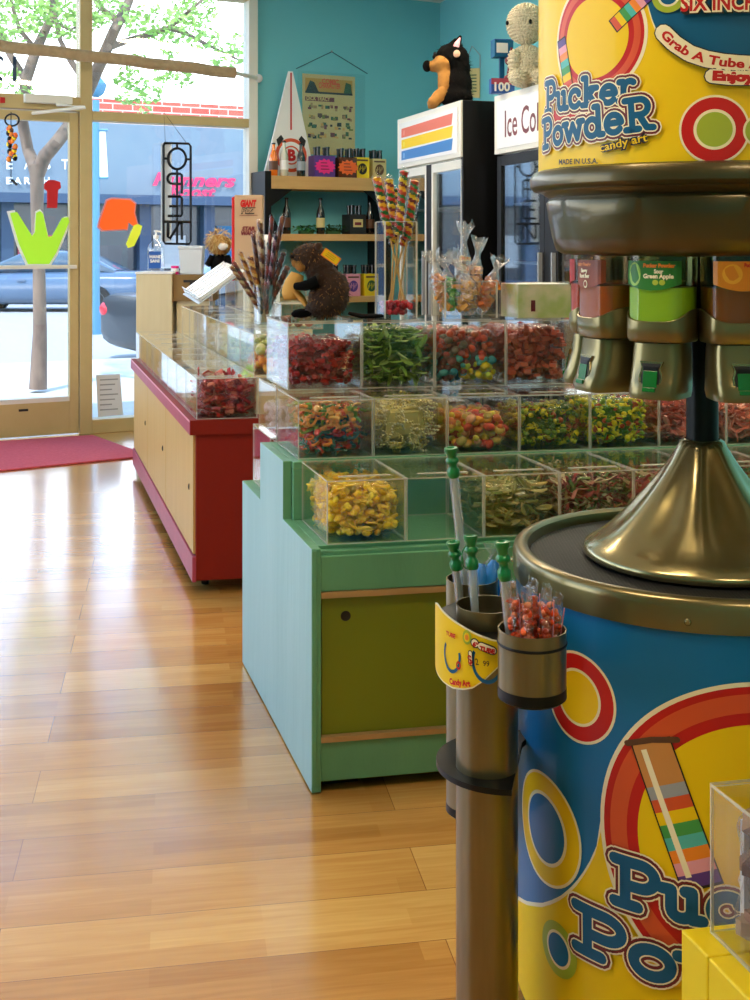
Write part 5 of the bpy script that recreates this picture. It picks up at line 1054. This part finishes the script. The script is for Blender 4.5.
_pt = [H(602.6, 790), H(604, 776), H(610, 764), H(625, 738), H(652, 711), H(682, 694), H(713, 685.5), H(748, 683)]
_w0, _w1, _w2 = 0, 0, 0
def fitc(P_):      # circle through the measured rim points, least squares
    n_ = len(P_); mx_ = sum(p_[0] for p_ in P_) / n_; my_ = sum(p_[1] for p_ in P_) / n_; su = sv = suu = svv = suv = suuu = svvv = suvv = svuu = 0
    for x_, y_ in P_: u_, v_ = x_ - mx_, y_ - my_; suu += u_ * u_; svv += v_ * v_; suv += u_ * v_; suuu += u_ ** 3; svvv += v_ ** 3; suvv += u_ * v_ * v_; svuu += v_ * u_ * u_
    a_, b_ = (suuu + suvv) / 2, (svvv + svuu) / 2; dt = suu * svv - suv * suv; uc, vc = (a_ * svv - b_ * suv) / dt, (b_ * suu - a_ * suv) / dt
    return (uc + mx_, vc + my_), math.sqrt(uc * uc + vc * vc + (suu + svv) / n_)
bc, bR = fitc(_pt); wr_ = bR - math.hypot(H(639, 812)[0] - bc[0], H(639, 812)[1] - bc[1]); print('ring', bc, bR, wr_)
lowt = [(s_back, low[0][1] + .16), (s_start - .12, low[0][1] + .03)] + low
def lowz(a): return interp(lowt, a)
W.up(); W.cols(lambda a: (lowz(a) - .006, zd1), s_back, s_end - .003, 70, 'cream'); W.cols(lambda a: (min(zd1, bc[1] + math.sqrt(max(0, bR ** 2 - (a - bc[0]) ** 2)) - .0), zd1), s_end - .003, bc[0] + bR, 60, 'blue')
W.up(); W.cols(lambda a: (lowz(a), zd1), s_back, s_end, 70, 'blue'); 
W.up(); W.disc(bc, bR, 'cream', n=96); W.up(); W.disc(bc, bR - .006, 'red', n=96); W.up(); W.disc(bc, bR - wr_ * .28, 'orangered', bR - wr_ * .72, n=96); W.up(); W.disc(bc, bR - wr_, 'yellow', n=96)
def ring(c, radii):
    for r_, mt in radii: W.up(); W.disc(c, r_, mt)
ring(H(578, 697), [(.064, 'cream'), (.060, 'red'), (.040, 'cream'), (.036, 'yellow')])
c_ = H(545, 828); ring((c_[0], c_[1]), [(.080, 'cream'), (.076, 'yellow'), (.052, 'cream'), (.047, 'blue')])
ring(H(559, 949), [(.038, 'lime'), (.026, 'cream'), (.022, 'blue')])
# layered tube drawn in the ring
def quadstrip(a, b, t0, t1, wa, mat):
    ux, uy = b[0] - a[0], b[1] - a[1]; l_ = math.hypot(ux, uy); nx, ny = -uy / l_ * wa, ux / l_ * wa; n = max(2, int(l_ * (t1 - t0) / .01)); nw = max(1, int(wa * 2 / .009))
    pts = [(a[0] + ux * (t0 + (t1 - t0) * i / n), a[1] + uy * (t0 + (t1 - t0) * i / n)) for i in range(n + 1)]
    for p_, q_ in zip(pts, pts[1:]):
        for i in range(nw):
            e, f = -1 + 2 * i / nw, -1 + 2 * (i + 1) / nw; W.mb.add([W.p(p_[0] + nx * e, p_[1] + ny * e), W.p(q_[0] + nx * e, q_[1] + ny * e), W.p(q_[0] + nx * f, q_[1] + ny * f), W.p(p_[0] + nx * f, p_[1] + ny * f)], [(0, 1, 2, 3)], mat)
ta, tb = H(652, 745), H(702, 885); W.up(); quadstrip(ta, tb, -.04, 1.02, .0285, 'ink'); W.up(); quadstrip(ta, tb, -.02, 1, .0265, pm('tube print tan', '#c98a4a', .4)); W.up()
for i, c in enumerate(['grey', 'orangered', 'yellow', 'green', 'teal_band', 'orange', 'pink', 'purple']): quadstrip(ta, tb, .28 + i * .09, .28 + (i + 1) * .09, .0265, c)
W.up(); quadstrip((ta[0] - .012, ta[1] - .004), (tb[0] - .012, tb[1] - .004), .02, .93, .004, 'cream'); W.up(); W.disc(ta, .034, 'brown', sx=1, a0=.0, n=30) if False else None
W.stroke([(ta[0] - .034, ta[1] - .004), (ta[0], ta[1] + .008), (ta[0] + .034, ta[1] + .014)], .008, 'brown')
W.up(4)
PU0, PU1 = H(608, 905), H(750, 936); hP = H(625, 855)[1] - H(620, 915)[1]
lg0 = (H(612, 911)); lg1 = (H(748, 932)); tot = GLY['P'][0] + GLY['u'][0] + .5; 
def word(wd, a, b, nvis, h, sizes, **kw):
    full = sum(GLY[c][0] for c in wd); vis = sum(GLY[c][0] for c in wd[:nvis]); k_ = full / vis
    logo(W, wd, a, (a[0] + (b[0] - a[0]) * k_, a[1] + (b[1] - a[1]) * k_), h, sizes, **kw)
lay = (('cream', .50), ('darkred', .43), ('ink', .33), ('cream', .305), ('deepblue', .24))
word('Pucker', H(611, 901), H(705, 925), 2, .069, [1.0, 1, 1, 1, 1, 1], layers=lay, fat=.95)
W.up(); word('PowdeR', H(573, 945), H(677, 985), 2, .069, [1.0] * 6, layers=lay, fat=.95)
m.lathe([(DR - .012, 0), (DR - .010, zd0), (DR, zd0)], 'black', 96)
m.build('base_drum', root, smooth=30)
# tray rim, grate, screws
m = MB(); m.lathe([(.286, .722), (.2925, .724), (.2935, .755), (.292, .764), (.287, .769), (.279, .7695), (.270, .766), (.268, .758), (.268, .745)], 'goldlight', 128); m.build('tray_rim', root, smooth=50)
for a in (-.9, -1.9, 1.0, 2.4, 3.0): X = R(a) @ T(.2935, 0, .738) @ R(PI / 2, 'Y'); MB().lathe([(0, .003), (.003, .003), (.0045, .001), (.005, 0)], 'silvergold', 14, X=X).build('screw', root, smooth=40)
MB().lathe([(.0, .752), (.269, .752)], 'grate', 96).build('grate', root)
# fluted cone
fl2 = lambda q, z: 1 + .045 * math.cos(7 * q + .6) * max(0, min(1, (z - .778) / .03)) * max(0, min(1, (.93 - z) / .05))
m = MB(); m.lathe([(.176, .754), (.182, .757), (.184, .763), (.180, .770), (.160, .781), (.139, .797), (.115, .820), (.092, .846), (.070, .874), (.051, .902), (.038, .925), (.033, .934), (.027, .937)], 'silvergold', 140, rmod=fl2); m.build('cone', root, smooth=60)
MB().lathe([(.0245, .90), (.0245, 1.26)], 'black_gloss', 32, closed=True).build('pole', root, smooth=40)
# head: bowl, flange, sign drum
sc2 = lambda q, z: 1 + .018 * (abs(math.cos(5 * q)) - .5) * (1 if z < 1.30 else 0)
m = MB(); m.lathe([(.02, 1.226), (.17, 1.222), (.212, 1.224), (.224, 1.230), (.230, 1.25), (.236, 1.28), (.241, 1.304), (.236, 1.311), (.246, 1.318), (.250, 1.322)], 'gold', 140, rmod=sc2); m.build('head_bowl', root, smooth=50)
m = MB(); m.lathe([(.240, 1.320), (.260, 1.322), (.266, 1.328), (.267, 1.340), (.262, 1.350), (.254, 1.353)], 'gold', 128); m.build('flange', root, smooth=40)
m = MB(); m.lathe([(SR, 1.352), (SR, 1.45), (SR, 1.6), (SR, 1.78)], 'yellow', 128); m.lathe([(.0, 1.785), (SR - .01, 1.785), (SR, 1.78)], 'black', 96); W = Wrap(m, SR)
def H(px, py): return cyl_hit(px, py, SR)
bt_ = [H(x, y) for x, y in [(640, -30), (648, 5), (654, 25), (663, 40), (677, 50), (690, 57), (706, 62), (722, 66), (738, 68), (752, 68)]]; sym = bt_[-1][0] + .01; bt2 = bt_ + [(2 * sym - a_, z_) for a_, z_ in bt_[::-1]]
W.up(); W.cols(lambda a: (interp(bt2, a) - .005, 1.78), bt2[0][0] + .004, bt2[-1][0], 70, 'cream'); W.up(); W.cols(lambda a: (interp(bt2, a), 1.78), bt2[0][0] + .009, bt2[-1][0], 70, 'deepblue')
mc_ = H(594, 38); mr_ = abs(H(648, 30)[0] - mc_[0]); W.up(); W.disc(mc_, mr_, 'cream', n=64, sx=1); W.up(); W.disc(mc_, mr_ - .005, 'red', n=64); W.up(); W.disc(mc_, mr_ - .010, 'orangered', mr_ - .020, n=64); W.up(); W.disc(mc_, mr_ - .028, 'yellow', n=64)
# a plain layered candy tube in the ring
ta, tb = H(638, -2), H(612, 34); 
def tubeart(ta, tb, wv): 
    W.up(); quadstrip(ta, tb, -.03, 1.03, wv + .0015, 'ink'); W.up()
    for i, c in enumerate(['purple', 'pink', 'orange', 'teal_band', 'green', 'yellow', 'orangered']): quadstrip(ta, tb, i / 7, (i + 1) / 7, wv, c)
tubeart(H(648, -6), H(614, 26), .010); tubeart(H(562, 40), H(569, 88), .010)
ring2 = lambda c, rs: [(W.up(), W.disc(c, r_, mt)) for r_, mt in rs]
ring2(H(714.5, 129.5), [(.0465, 'cream'), (.0435, 'red'), (.0275, 'cream'), (.0235, 'lime')]); ring2(H(759, 131), [(.022, 'cream'), (.019, 'lime'), (.012, 'cream')])
ring2(H(669, -4), [(.023, 'lime'), (.015, 'cream'), (.012, 'deepblue')])
W.up(2); lay2 = (('cream', .52), ('darkred', .44), ('ink', .32), ('cream', .295), ('deepblue', .215)); hh = .050
# red bar behind the two words
W.stroke([H(553, 121), H(590, 119), H(625, 113)], .030, 'red'); W.up()
logo(W, 'Pucker', H(547, 115), H(636, 103), hh * .88, [1.15, 1, 1, 1, 1, 1.15], layers=lay2); W.up()
logo(W, 'PowdeR', H(545, 151), H(655, 130), hh * .88, [1.1, 1, 1.05, 1.05, 1.05, 1.1], layers=lay2)
def wtext(s_, p0_, p1_, size, mat, bold=0., dz=None, sx=None):
    tmp = MB().text(s_, size, mat, lambda x, y: Vector((x, y, 0)), bold=bold); x0 = min(v[0] for v in tmp.v); x1 = max(v[0] for v in tmp.v); ux, uy = p1_[0] - p0_[0], p1_[1] - p0_[1]; l_ = math.hypot(ux, uy); ux /= l_; uy /= l_; k_ = l_ / (x1 - x0)
    m.add([W.p(p0_[0] + (v[0] - x0) * k_ * ux - v[1] * uy, p0_[1] + (v[0] - x0) * k_ * uy + v[1] * ux) for v in tmp.v], tmp.f, mat)
W.up(2); wtext('candy art', H(602, 152), H(649, 141), .016, 'ink', .0022); W.up(); wtext('candy art', H(602, 152), H(649, 141), .016, 'yellow', .0002)
wtext('MADE IN U.S.A.', H(561.5, 164.5), H(600, 163.5), .0105, 'ink', .0003)
for i in range(12): W.stroke([H(562 + i * 3.2, 167.3), H(564 + i * 3.2, 167.2)], .0006, 'ink')
# curved slogan
cur = [H(x, y) for x, y in [(664, 33), (675, 44), (690, 54), (706, 59.5), (722, 62.5), (738, 64), (757, 65), (775, 66)]]
W.up(2); W.stroke(cur, .025, 'ink'); W.up(); W.stroke([(a_, z_ + .0) for a_, z_ in cur], .022, 'cream')
ej = [H(712, 76.5), H(730, 78.5), H(752, 78.5)]; W.stroke(ej, .022, 'ink') ; W.up(); W.stroke(ej, .019, 'cream'); W.up()
def curved(s_, path, size, mat, bold):
    L_ = [0]; 
    for a_, b_ in zip(path, path[1:]): L_.append(L_[-1] + math.hypot(b_[0] - a_[0], b_[1] - a_[1]))
    tmp = MB().text(s_, size, mat, lambda x, y: Vector((x, y, 0)), bold=bold); x0 = min(v[0] for v in tmp.v); x1 = max(v[0] for v in tmp.v)
    def at_(d_):
        for i in range(len(path) - 1):
            if d_ <= L_[i + 1] or i == len(path) - 2:
                f_ = (d_ - L_[i]) / (L_[i + 1] - L_[i]); ux, uy = path[i + 1][0] - path[i][0], path[i + 1][1] - path[i][1]; q = math.hypot(ux, uy); return path[i][0] + ux * f_, path[i][1] + uy * f_, ux / q, uy / q
    out = []
    for v in tmp.v: x, y, ux, uy = at_((v[0] - x0) / (x1 - x0) * L_[-1]); out.append(W.p(x - (v[1] - size * .33) * uy, y + (v[1] - size * .33) * ux))
    m.add(out, tmp.f, mat)
curved('Grab A Tube And', cur[:8], .0165, 'red', .0006); wtext('Enjoy', (ej[0][0], ej[0][1] - .005), (ej[2][0] + .004, ej[2][1] - .005), .0165, 'red', .0013)
W.up(2); wtext('SIX INCH TUBE', H(681, 12), H(800, 12), .030, 'ink', .005); W.up(); wtext('SIX INCH TUBE', H(681, 12), H(800, 12), .030, 'cream', .0032); W.up(); wtext('SIX INCH TUBE', H(681, 12), H(800, 12), .030, 'red', .0008)
m.build('sign_drum', root, smooth=30)
# nozzles around the bowl
def se(a, b, z, cx=0., n=32, e=.55, fx=None):
    o = []
    for k in range(n):
        t_ = 2 * PI * k / n; c, s_ = math.cos(t_), math.sin(t_); o.append((cx + a * math.copysign(abs(c) ** e, c), b * math.copysign(abs(s_) ** e, s_), z + (fx(t_) if fx else 0)))
    return o
phi0 = math.atan2(-DC.y, -DC.x)
pw = {-2: '#c8742c', -1: '#8fb03a'}
specs = [(-92, '#d84a28', 'red'), (-56, '#b8692c', 'brownlab'), (-20, '#9cbc28', 'greenlab'), (16, '#8a5a20', 'orangelab'), (52, '#d8b030', None), (88, '#b04080', None), (124, '#4080b8', None), (160, '#d05030', None), (196, '#80a030', None), (232, '#c08030', None)]
for i, (ang, pc, lab) in enumerate(specs):
    # positive angles turn to the camera's right (counter-clockwise about z seen from above is the other way)
    a = phi0 + math.radians(ang); X = R(a) @ T(.160, 0, 0); k_ = .043
    m = MB(); dip = lambda t_: -.017 * max(0, math.cos(t_)) ** 1.2 + .010
    m.loft([se(.040, k_ + .001, 1.100), se(.0445, k_ + .0035, 1.106), se(.045, k_ + .004, 1.122), se(.0445, k_ + .0035, 1.136, fx=dip), se(.043, k_ + .002, 1.137, fx=dip)], 'goldlight', X, caps=False); m.add(se(.040, k_ + .001, 1.100), [tuple(range(32))[::-1]], 'goldlight', X)
    m.loft([se(.036, .036, 1.098, .002), se(.037, .037, 1.090, .002), se(.038, .038, 1.070, .003), se(.042, .0385, 1.045, .006), se(.046, .039, 1.030, .009), se(.044, .037, 1.020, .009), se(.036, .03, 1.019, .008)], 'goldlight', X)
    nz = m.build('nozzle', root, smooth=45)
    m = MB(); m.loft([se(.041, k_, 1.105), se(.0415, k_, 1.178)], cm(pc, .5, .2), X, caps=False); m.add(se(.0415, k_, 1.178), [tuple(range(32))], cm(pc, .5, .2), X); m.build('powder', nz, smooth=40)
    MB().loft([se(.042, k_ + .0006, 1.104), se(.0425, k_ + .001, 1.226)], 'tint' if lab != 'greenlab' else clear('green clear plastic', (.84, .93, .62, 1), .05, 1.5, .0), X, caps=False).build('canister', nz, smooth=40)
    # opening with green gate: a raised surround and a gate set in it
    g = MB(); xo = .0475; gw = [(-.0145, 1.070), (-.0115, 1.062), (-.0145, 1.052), (-.0125, 1.036), (-.008, 1.028), (.008, 1.028), (.0125, 1.036), (.0145, 1.052), (.0115, 1.062), (.0145, 1.070)]
    Xg = X @ T(.0445, 0, 0) @ T(0, 0, 1.045) @ R(math.radians(9), 'Y').inverted() @ T(0, 0, -1.045)
    sur = [(y * 1.2, 1.0475 + (z - 1.0475) * 1.15) for y, z in gw]; PX = Xg @ Matrix(((0, 0, 1, 0), (1, 0, 0, 0), (0, 1, 0, 0), (0, 0, 0, 1)))
    g.prism(sur, -.006, .0035, 'silvergold', PX); g.prism(gw, .0036, .0042, 'ink', PX); g.build('outlet', nz)
    g = MB(); g.box((.0046, -.0105, 1.036), (.0058, .0105, 1.0595), 'gate', Xg).box((.0044, -.0095, 1.0295), (.0095, .0095, 1.0355), 'gate', Xg).box((.0046, -.0105, 1.0600), (.0052, .0105, 1.066), 'black', Xg); g.build('gate', nz, bevel=.0008, label='dark green gate')
    if lab:
        # curved label follows the canister's front
        def LP(y, z): 
            e = .55; c_ = min(1, abs(y / (k_ + .0016))); x_ = (.0434) * (1 - c_ ** (2 / e)) ** (e / 2); return X @ Vector((x_ + .0004 + LP.k * .0004, y, z))
        LP.k = 0; lm = {'red': cm('#c8281c', .4), 'brownlab': cm('#8a3f1c', .4), 'greenlab': cm('#2f7a2c', .4), 'orangelab': cm('#e08a1c', .4)}[lab]
        g = MB(); ys = [-.040 + .080 * q / 16 for q in range(17)]
        bot = 1.174
        for y0, y1 in zip(ys, ys[1:]): 
            zb0_, zb1_ = bot + .008 * abs(y0 / .037) ** 2, bot + .008 * abs(y1 / .037) ** 2; g.add([LP(y0, zb0_), LP(y1, zb1_), LP(y1, 1.216), LP(y0, 1.216)], [(0, 1, 2, 3)], lm)
        def ltx(s_, y0, z0, size, wd__, mat, bold=0.): 
            tmp = MB().text(s_, size, mat, lambda x, y: Vector((x, y, 0)), bold=bold); x0 = min(v[0] for v in tmp.v); x1 = max(v[0] for v in tmp.v); g.add([LP(y0 + (v[0] - x0) / (x1 - x0) * wd__, z0 + v[1]) for v in tmp.v], tmp.f, mat)
        LP.k = 2
        if lab == 'greenlab':
            ltx('Pucker Powder', -.012, 1.207, .0075, .046, 'orange', .0005); ltx('Sour', .004, 1.1985, .008, .014, 'cream', .0004); ltx('Green Apple', -.012, 1.1915, .0085, .044, 'cream', .0004)
            for yy in (.006, .016): g.add([LP(yy + .0045 * math.cos(q * PI / 6), 1.1855 + .004 * math.sin(q * PI / 6)) for q in range(12)], [tuple(range(12))], 'lime')
            LP.k = 1; g.add([LP(-.026 + .010 * math.cos(q * PI / 8), 1.197 + .017 * math.sin(q * PI / 8)) for q in range(16)], [tuple(range(16))], cm('#8fc04a'))
        elif lab == 'brownlab':
            ltx('Pucker Powder', -.028, 1.207, .0075, .044, 'orange', .0004); ltx('Sassy', -.014, 1.1975, .008, .02, 'cream', .0005); ltx('Root Beer', -.018, 1.1895, .008, .03, 'cream', .0005)
            g.add([LP(0 + .006 * math.cos(q * PI / 6), 1.180 + .006 * math.sin(q * PI / 6)) for q in range(12)], [tuple(range(12))], 'cream'); LP.k = 3; g.add([LP(0 + .004 * math.cos(q * PI / 6), 1.180 + .004 * math.sin(q * PI / 6)) for q in range(12)], [tuple(range(12))], lm)
        elif lab == 'orangelab':
            ltx('Pucker Powder', .0, 1.208, .0075, .036, 'red', .0004); ltx('Orange', .010, 1.197, .009, .026, 'cream', .0005); LP.k = 1; g.add([LP(-.016 + .014 * math.cos(q * PI / 8), 1.198 + .014 * math.sin(q * PI / 8)) for q in range(16)], [tuple(range(16))], cm('#f0b030'))
        else: g.add([LP(0 + .012 * math.cos(q * PI / 6), 1.195 + .012 * math.sin(q * PI / 6)) for q in range(12)], [tuple(range(12))], 'orange')
        g.build('canister_label', nz)
# tube holders on the dispenser's side
TB = Vector((at(487, 0, 1.72).x, 1.72, 0)); TA = Vector((at(472, 0, 1.86).x, 1.86, 0)); TC = Vector((at(532, 0, 1.60).x, 1.60, 0)); rb_ = .0445
def gtube(c, r_, z0, z1, cap, name):
    p = c - DC; X = T(p.x, p.y, 0); m = MB(); m.lathe([(r_, z0 + cap), (r_, z1), (r_ - .0018, z1), (r_ - .0018, z0 + cap + .01), (0, z0 + cap + .01)], 'goldtube', 48, X=X)
    if cap: m.lathe([(0, z0), (r_ * .9, z0), (r_ * 1.01, z0 + .004), (r_ * 1.01, z0 + cap)], 'black', 40, X=X)
    return m.build(name, root, smooth=40)
gtube(TB, rb_, 0, .724, .012, 'tube_holder'); gtube(TA, .040, .36, .722, .016, 'tube_holder'); q = gtube(TC, .0455, .634, .728, .018, 'tube_cup')
p = TC - DC; MB().lathe([(.046, .708), (.0468, .709), (.0468, .711), (.046, .712)], 'black', 40, X=T(p.x, p.y, 0)).build('band', q, smooth=40)
SHC = Vector((at(504, 0, 1.742).x, 1.742, 0)); SHR = .0995; p = SHC - DC
def plate(z0, z1, extra=False):
    rr = SHR - .001; pl = [(p.x + rr * math.cos(math.radians(a)), p.y + rr * math.sin(math.radians(a))) for a in range(95, 271, 7)]
    e = at(515, 0, 1.69) - DC; g = at(522, 0, 1.80) - DC; pl += [(e.x, e.y), (g.x, g.y), (g.x + .03, g.y + .05)]
    m = MB(); m.prism(pl, z0, z1, 'black')
    if extra: c = TC - DC; m.box((c.x - .012, c.y + .044, z0 - .02), (c.x + .012, c.y + .16, z1 - .02), 'black')
    return m.build('bracket', root, smooth=40)
plate(.484, .492); plate(.690, .698, True)
# price shield wrapped round the holder

def H2(px, py): return cyl_hit(px, py, SHR, SHC)
m = MB(); W = Wrap(m, SHR, .0003); OFF = SHC - DC
top_ = [(434.6, 602), (437, 603), (438.5, 605), (447, 615), (462, 625.5), (475, 633), (491, 639), (500, 640.5), (504, 644)]; bot_ = [(434.6, 665), (437, 673), (443, 682), (452.7, 688.5), (464, 690), (473, 688.5), (484, 681), (498, 668), (504, 660)]
tt_ = [H2(*q) for q in top_]; bb_ = [H2(*q) for q in bot_]; a0_, a1_ = max(tt_[0][0], bb_[0][0]), min(tt_[-1][0], bb_[-1][0])
W.cols(lambda a: (interp(bb_, a), interp(tt_, a)), a0_, a1_, 40, 'cream'); W.k = -4; W.cols(lambda a: (interp(bb_, a), interp(tt_, a)), a0_, a1_, 40, 'white'); W.k = 1
W.cols(lambda a: (interp(bb_, a) + .0022, interp(tt_, a) - .0022), a0_ + .002, a1_ - .003, 40, 'yellow'); W.up(); H = H2
def sring(c, r0, r1, mat, **kw): W.up(); W.disc(c, r0, mat, r1, **kw)
c1_ = H(487, 662); sring(c1_, .030, .0245, 'deepblue', sx=.75, a0=PI * .85, a1=PI * 2.1); c2_ = H(452, 655); sring(c2_, .025, .020, 'deepblue', sx=.7, a0=PI * .8, a1=PI * 2.1)
sring(H(467.5, 637), .010, .0, 'lime', sx=.7); sring(H(467.5, 637), .0065, .0, 'yellow', sx=.7); sring(H(467.5, 637), .004, 0, 'orange', sx=.7); sring(H(459.5, 665), .006, .003, 'red', sx=.7)
W.up(2); W.stroke([H(475.5, 642), H(476, 643)], .0125, 'ink'); W.stroke([H(482, 645.5), H(493, 650)], .0125, 'ink'); W.up(); W.stroke([H(475.5, 642), H(476, 643)], .0095, 'cream'); W.stroke([H(482, 645.5), H(493, 650)], .0095, 'cream'); W.up()
wtext('6"', (H(473.5, 645)), H(479, 646.5), .008, 'red', .0006); wtext('TUBE', H(480, 649), H(495, 653), .008, 'red', .0006); wtext('TUBE', H(448, 634), H(457, 638), .008, 'red', .0004)
W.stroke([H(471.5, 652), H(472, 663)], .007, 'ink'); W.up(); W.stroke([H(471.5, 652), H(472, 663)], .0045, 'cream'); W.up(); wtext('$', H(470, 663), H(474, 663), .017, 'red', .0004); wtext('2', H(477, 664), H(480, 664), .0125, 'ink', .0001); wtext('99', H(484, 665), H(490, 665.5), .0105, 'ink', .0001)
wtext('Candy Art', H(452, 683), H(472, 685.5), .011, 'red', .0006)
m.v = [tuple(Vector(v) + OFF) for v in m.v]; m.build('price_shield', root)

# ------------------------------------------------------------------ empty candy tubes, blue packs, orange packs
def ctube(label, cap_px, low_pt, d_, ln_cap=.040, loop=0, seed=0):
    top = at(*cap_px, d_); low_ = Vector(low_pt); ax = (top - low_).normalized(); t = thing('candy_tube', label, 'candy tube', low_, group='green-capped candy tubes in the holders'); L_ = (top - low_).length; q = ax.to_track_quat('Z', 'Y').to_matrix().to_4x4()
    MB().lathe([(.0, 0), (.0055, 0), (.0075, .004), (.0075, L_ - ln_cap * .3)], 'plastic', 16, X=q).build('tube_body', t, smooth=40)
    MB().lathe([(.0058, .004), (.0058, L_ - ln_cap * .4)], pm('milky plastic', '#dfe6e2', .3, alpha=.55), 12, X=q).build('inner_sleeve', t, smooth=40)
    z = L_ - ln_cap * .4; k = ln_cap / .04
    MB().lathe([(.0078, z - .004), (.0095, z), (.0095, z + .008 * k), (.0065, z + .011 * k), (.0065, z + .016 * k), (.0100, z + .019 * k), (.0100, z + .023 * k), (.007, z + .026 * k), (.0085, z + .032 * k), (.0105, z + .036 * k), (.0105, z + .040 * k), (.006, z + .0405 * k), (.004, z + .036 * k), (0, z + .036 * k)], 'capgreen', 20, X=q).build('cap', t, smooth=50)
    if loop:
        c = q @ Vector((.016 * loop, 0, z + .012)); MB().tube([(q @ Vector((loop * (.006 + .014 * math.sin(a * PI / 10)), 0, z + .014 + .017 * math.cos(a * PI / 10)))) for a in range(11)], .0009, 'capgreen', 6).build('strap', t, smooth=50)
ctube('tall clear tube with green cap standing highest of all', (452.5, 464), (at(478, 600, 1.86).x, 1.86, .52), 1.83, .042)
ctube('clear candy tube with green cap, leftmost of the short ones', (455, 557), (at(474, 600, 1.84).x, 1.84, .52), 1.82, .040, 1)
ctube('clear candy tube with green cap and strap loop, second short one', (471.5, 554), (at(484, 600, 1.72).x, 1.715, .50), 1.735, .044, 1)
ctube('clear candy tube with green cap above the orange packs', (503.5, 563), (at(514, 640, 1.60).x, 1.605, .66), 1.605, .048, -1)
for i, (x, y, l_) in enumerate([(484, 566, 'left one of the pair behind the short tubes'), (497, 562, 'right one, nearer the dispenser rim')]):
    b = Vector((TA.x - .008 + i * .022, TA.y + .008, .60)); tp_ = at(x, y - 12, 1.88); t = thing('blue_candy_pack', 'blue candy pack in clear film, ' + l_, 'candy pack', b, group='blue packs in the tube holder'); q = (tp_ - b).to_track_quat('Z', 'Y').to_matrix().to_4x4(); l0 = (tp_ - b).length
    MB().tube([(0, 0, .0), (0, 0, l0 * .3), (0, 0, l0 * .8), (.002, 0, l0 * .9)], [.010, .014, .016, .006], cm('#1f7fd0'), 10, q).build('candy_fill', t, smooth=60); MB().tube([(0, 0, 0), (0, 0, l0 * .5), (0, 0, l0 * .85), (0, 0, l0 * .93), (.003, 0, l0 * 1.05)], [.012, .017, .018, .008, .022], 'film', 12, q).build('wrapper', t, smooth=60)
for i, (bx_, tx, ty, dy) in enumerate([(520, 512, 590, .0), (528, 526, 596, -.015), (533, 533, 588, .02), (543, 547, 594, -.012), (548, 558, 602, .01)]):
    b = Vector((at(bx_, 640, 1.60).x, 1.60 + dy, .655)); tp_ = at(tx, ty, 1.60 + dy); t = thing('orange_candy_pack', 'orange candy pack in crinkled clear film, ' + ['leaning left against the capped tube', 'front left of the cup', 'standing at the back of the cup', 'front right of the cup', 'leaning furthest right'][i], 'candy pack', b, group='orange packs in the short cup'); q = (tp_ - b).to_track_quat('Z', 'Y').to_matrix().to_4x4(); l0 = (tp_ - b).length; r = random.Random(i)
    m = MB()
    for j in range(46): piece(m, 'blob', q @ Vector((r.uniform(-.009, .009), r.uniform(-.006, .006), l0 * (.12 + .017 * j))), .0056, r.choice(['#f0501c', '#f4642c', '#e8481a', '#f47a4c', '#f8906a']), r)
    m.build('sweets', t, kind='stuff')
    ring_ = [[((.014 + .004 * math.sin(j * 2.2 + k + i)) * (1.35 if j == 6 else 1) * math.cos(k * PI / 5), (.007 + .002 * math.sin(j + k * 1.7)) * math.sin(k * PI / 5), l0 * z_ + (.004 * math.sin(k * 2.1) if j == 6 else 0)) for k in range(10)] for j, z_ in enumerate((.05, .2, .4, .6, .8, .95, 1.08))]
    MB().loft(ring_, FILM2, q, caps=False).build('wrapper', t, smooth=60); MB().box((-.009, -.0088, l0 * .5), (-.004, -.0078, l0 * .95), 'pink', q).build('paper_strip', t)

# ------------------------------------------------------------------ yellow box and clear bin at the lower right
yf = at(681, 929, 1.40); zt2 = yf.z; YO = Vector((yf.x, yf.y, 0))
t = thing('yellow_crate', 'bright yellow wooden box at the lower right corner', 'box', YO)
MB().box((0, -.056, 0), (.5, 0, zt2), 'yellowbox', F).build('back_board', t, bevel=.0025); MB().box((.0, -.60, 0), (.5, -.0572, zt2), 'yellowbox', F).build('box_body', t, bevel=.0025)
bo3 = YO + F @ Vector((.026, -.30, zt2 + .0005)); o = make_bin(.20, .285, .175, 'clear acrylic bin on the yellow box, filled with brown sweets', None); o.location = bo3
bag('crinkled clear bag of brown sweets inside the bin on the yellow box', bo3 + F @ Vector((.10, .14, .006)), .188, .26, .162, 'chunk', ['#7a5a3c', '#8f6f4c', '#5d4028', '#a58a64'], .014, 300, 77)
m = MB().box((0, 0, 0), (.09, .12, .006), 'cream', F @ R(.9, 'Y').inverted()); 
o2 = MB().box((.0, .0, .0), (.15, .008, .13), 'plasticwhite', F).box((.01, -.001, .02), (.09, -.0002, .05), 'white', F).text('Our', .02, 'ink', lambda x, y: F @ Vector((x + .02, -.002, y + .025))).build('paper_card', loc=bo3 + F @ Vector((.03, .262, .0065))); tag(o2, 'pale card standing at the back of the clear bin', 'card')
print('OBJECTS BUILT', len(bpy.data.objects))
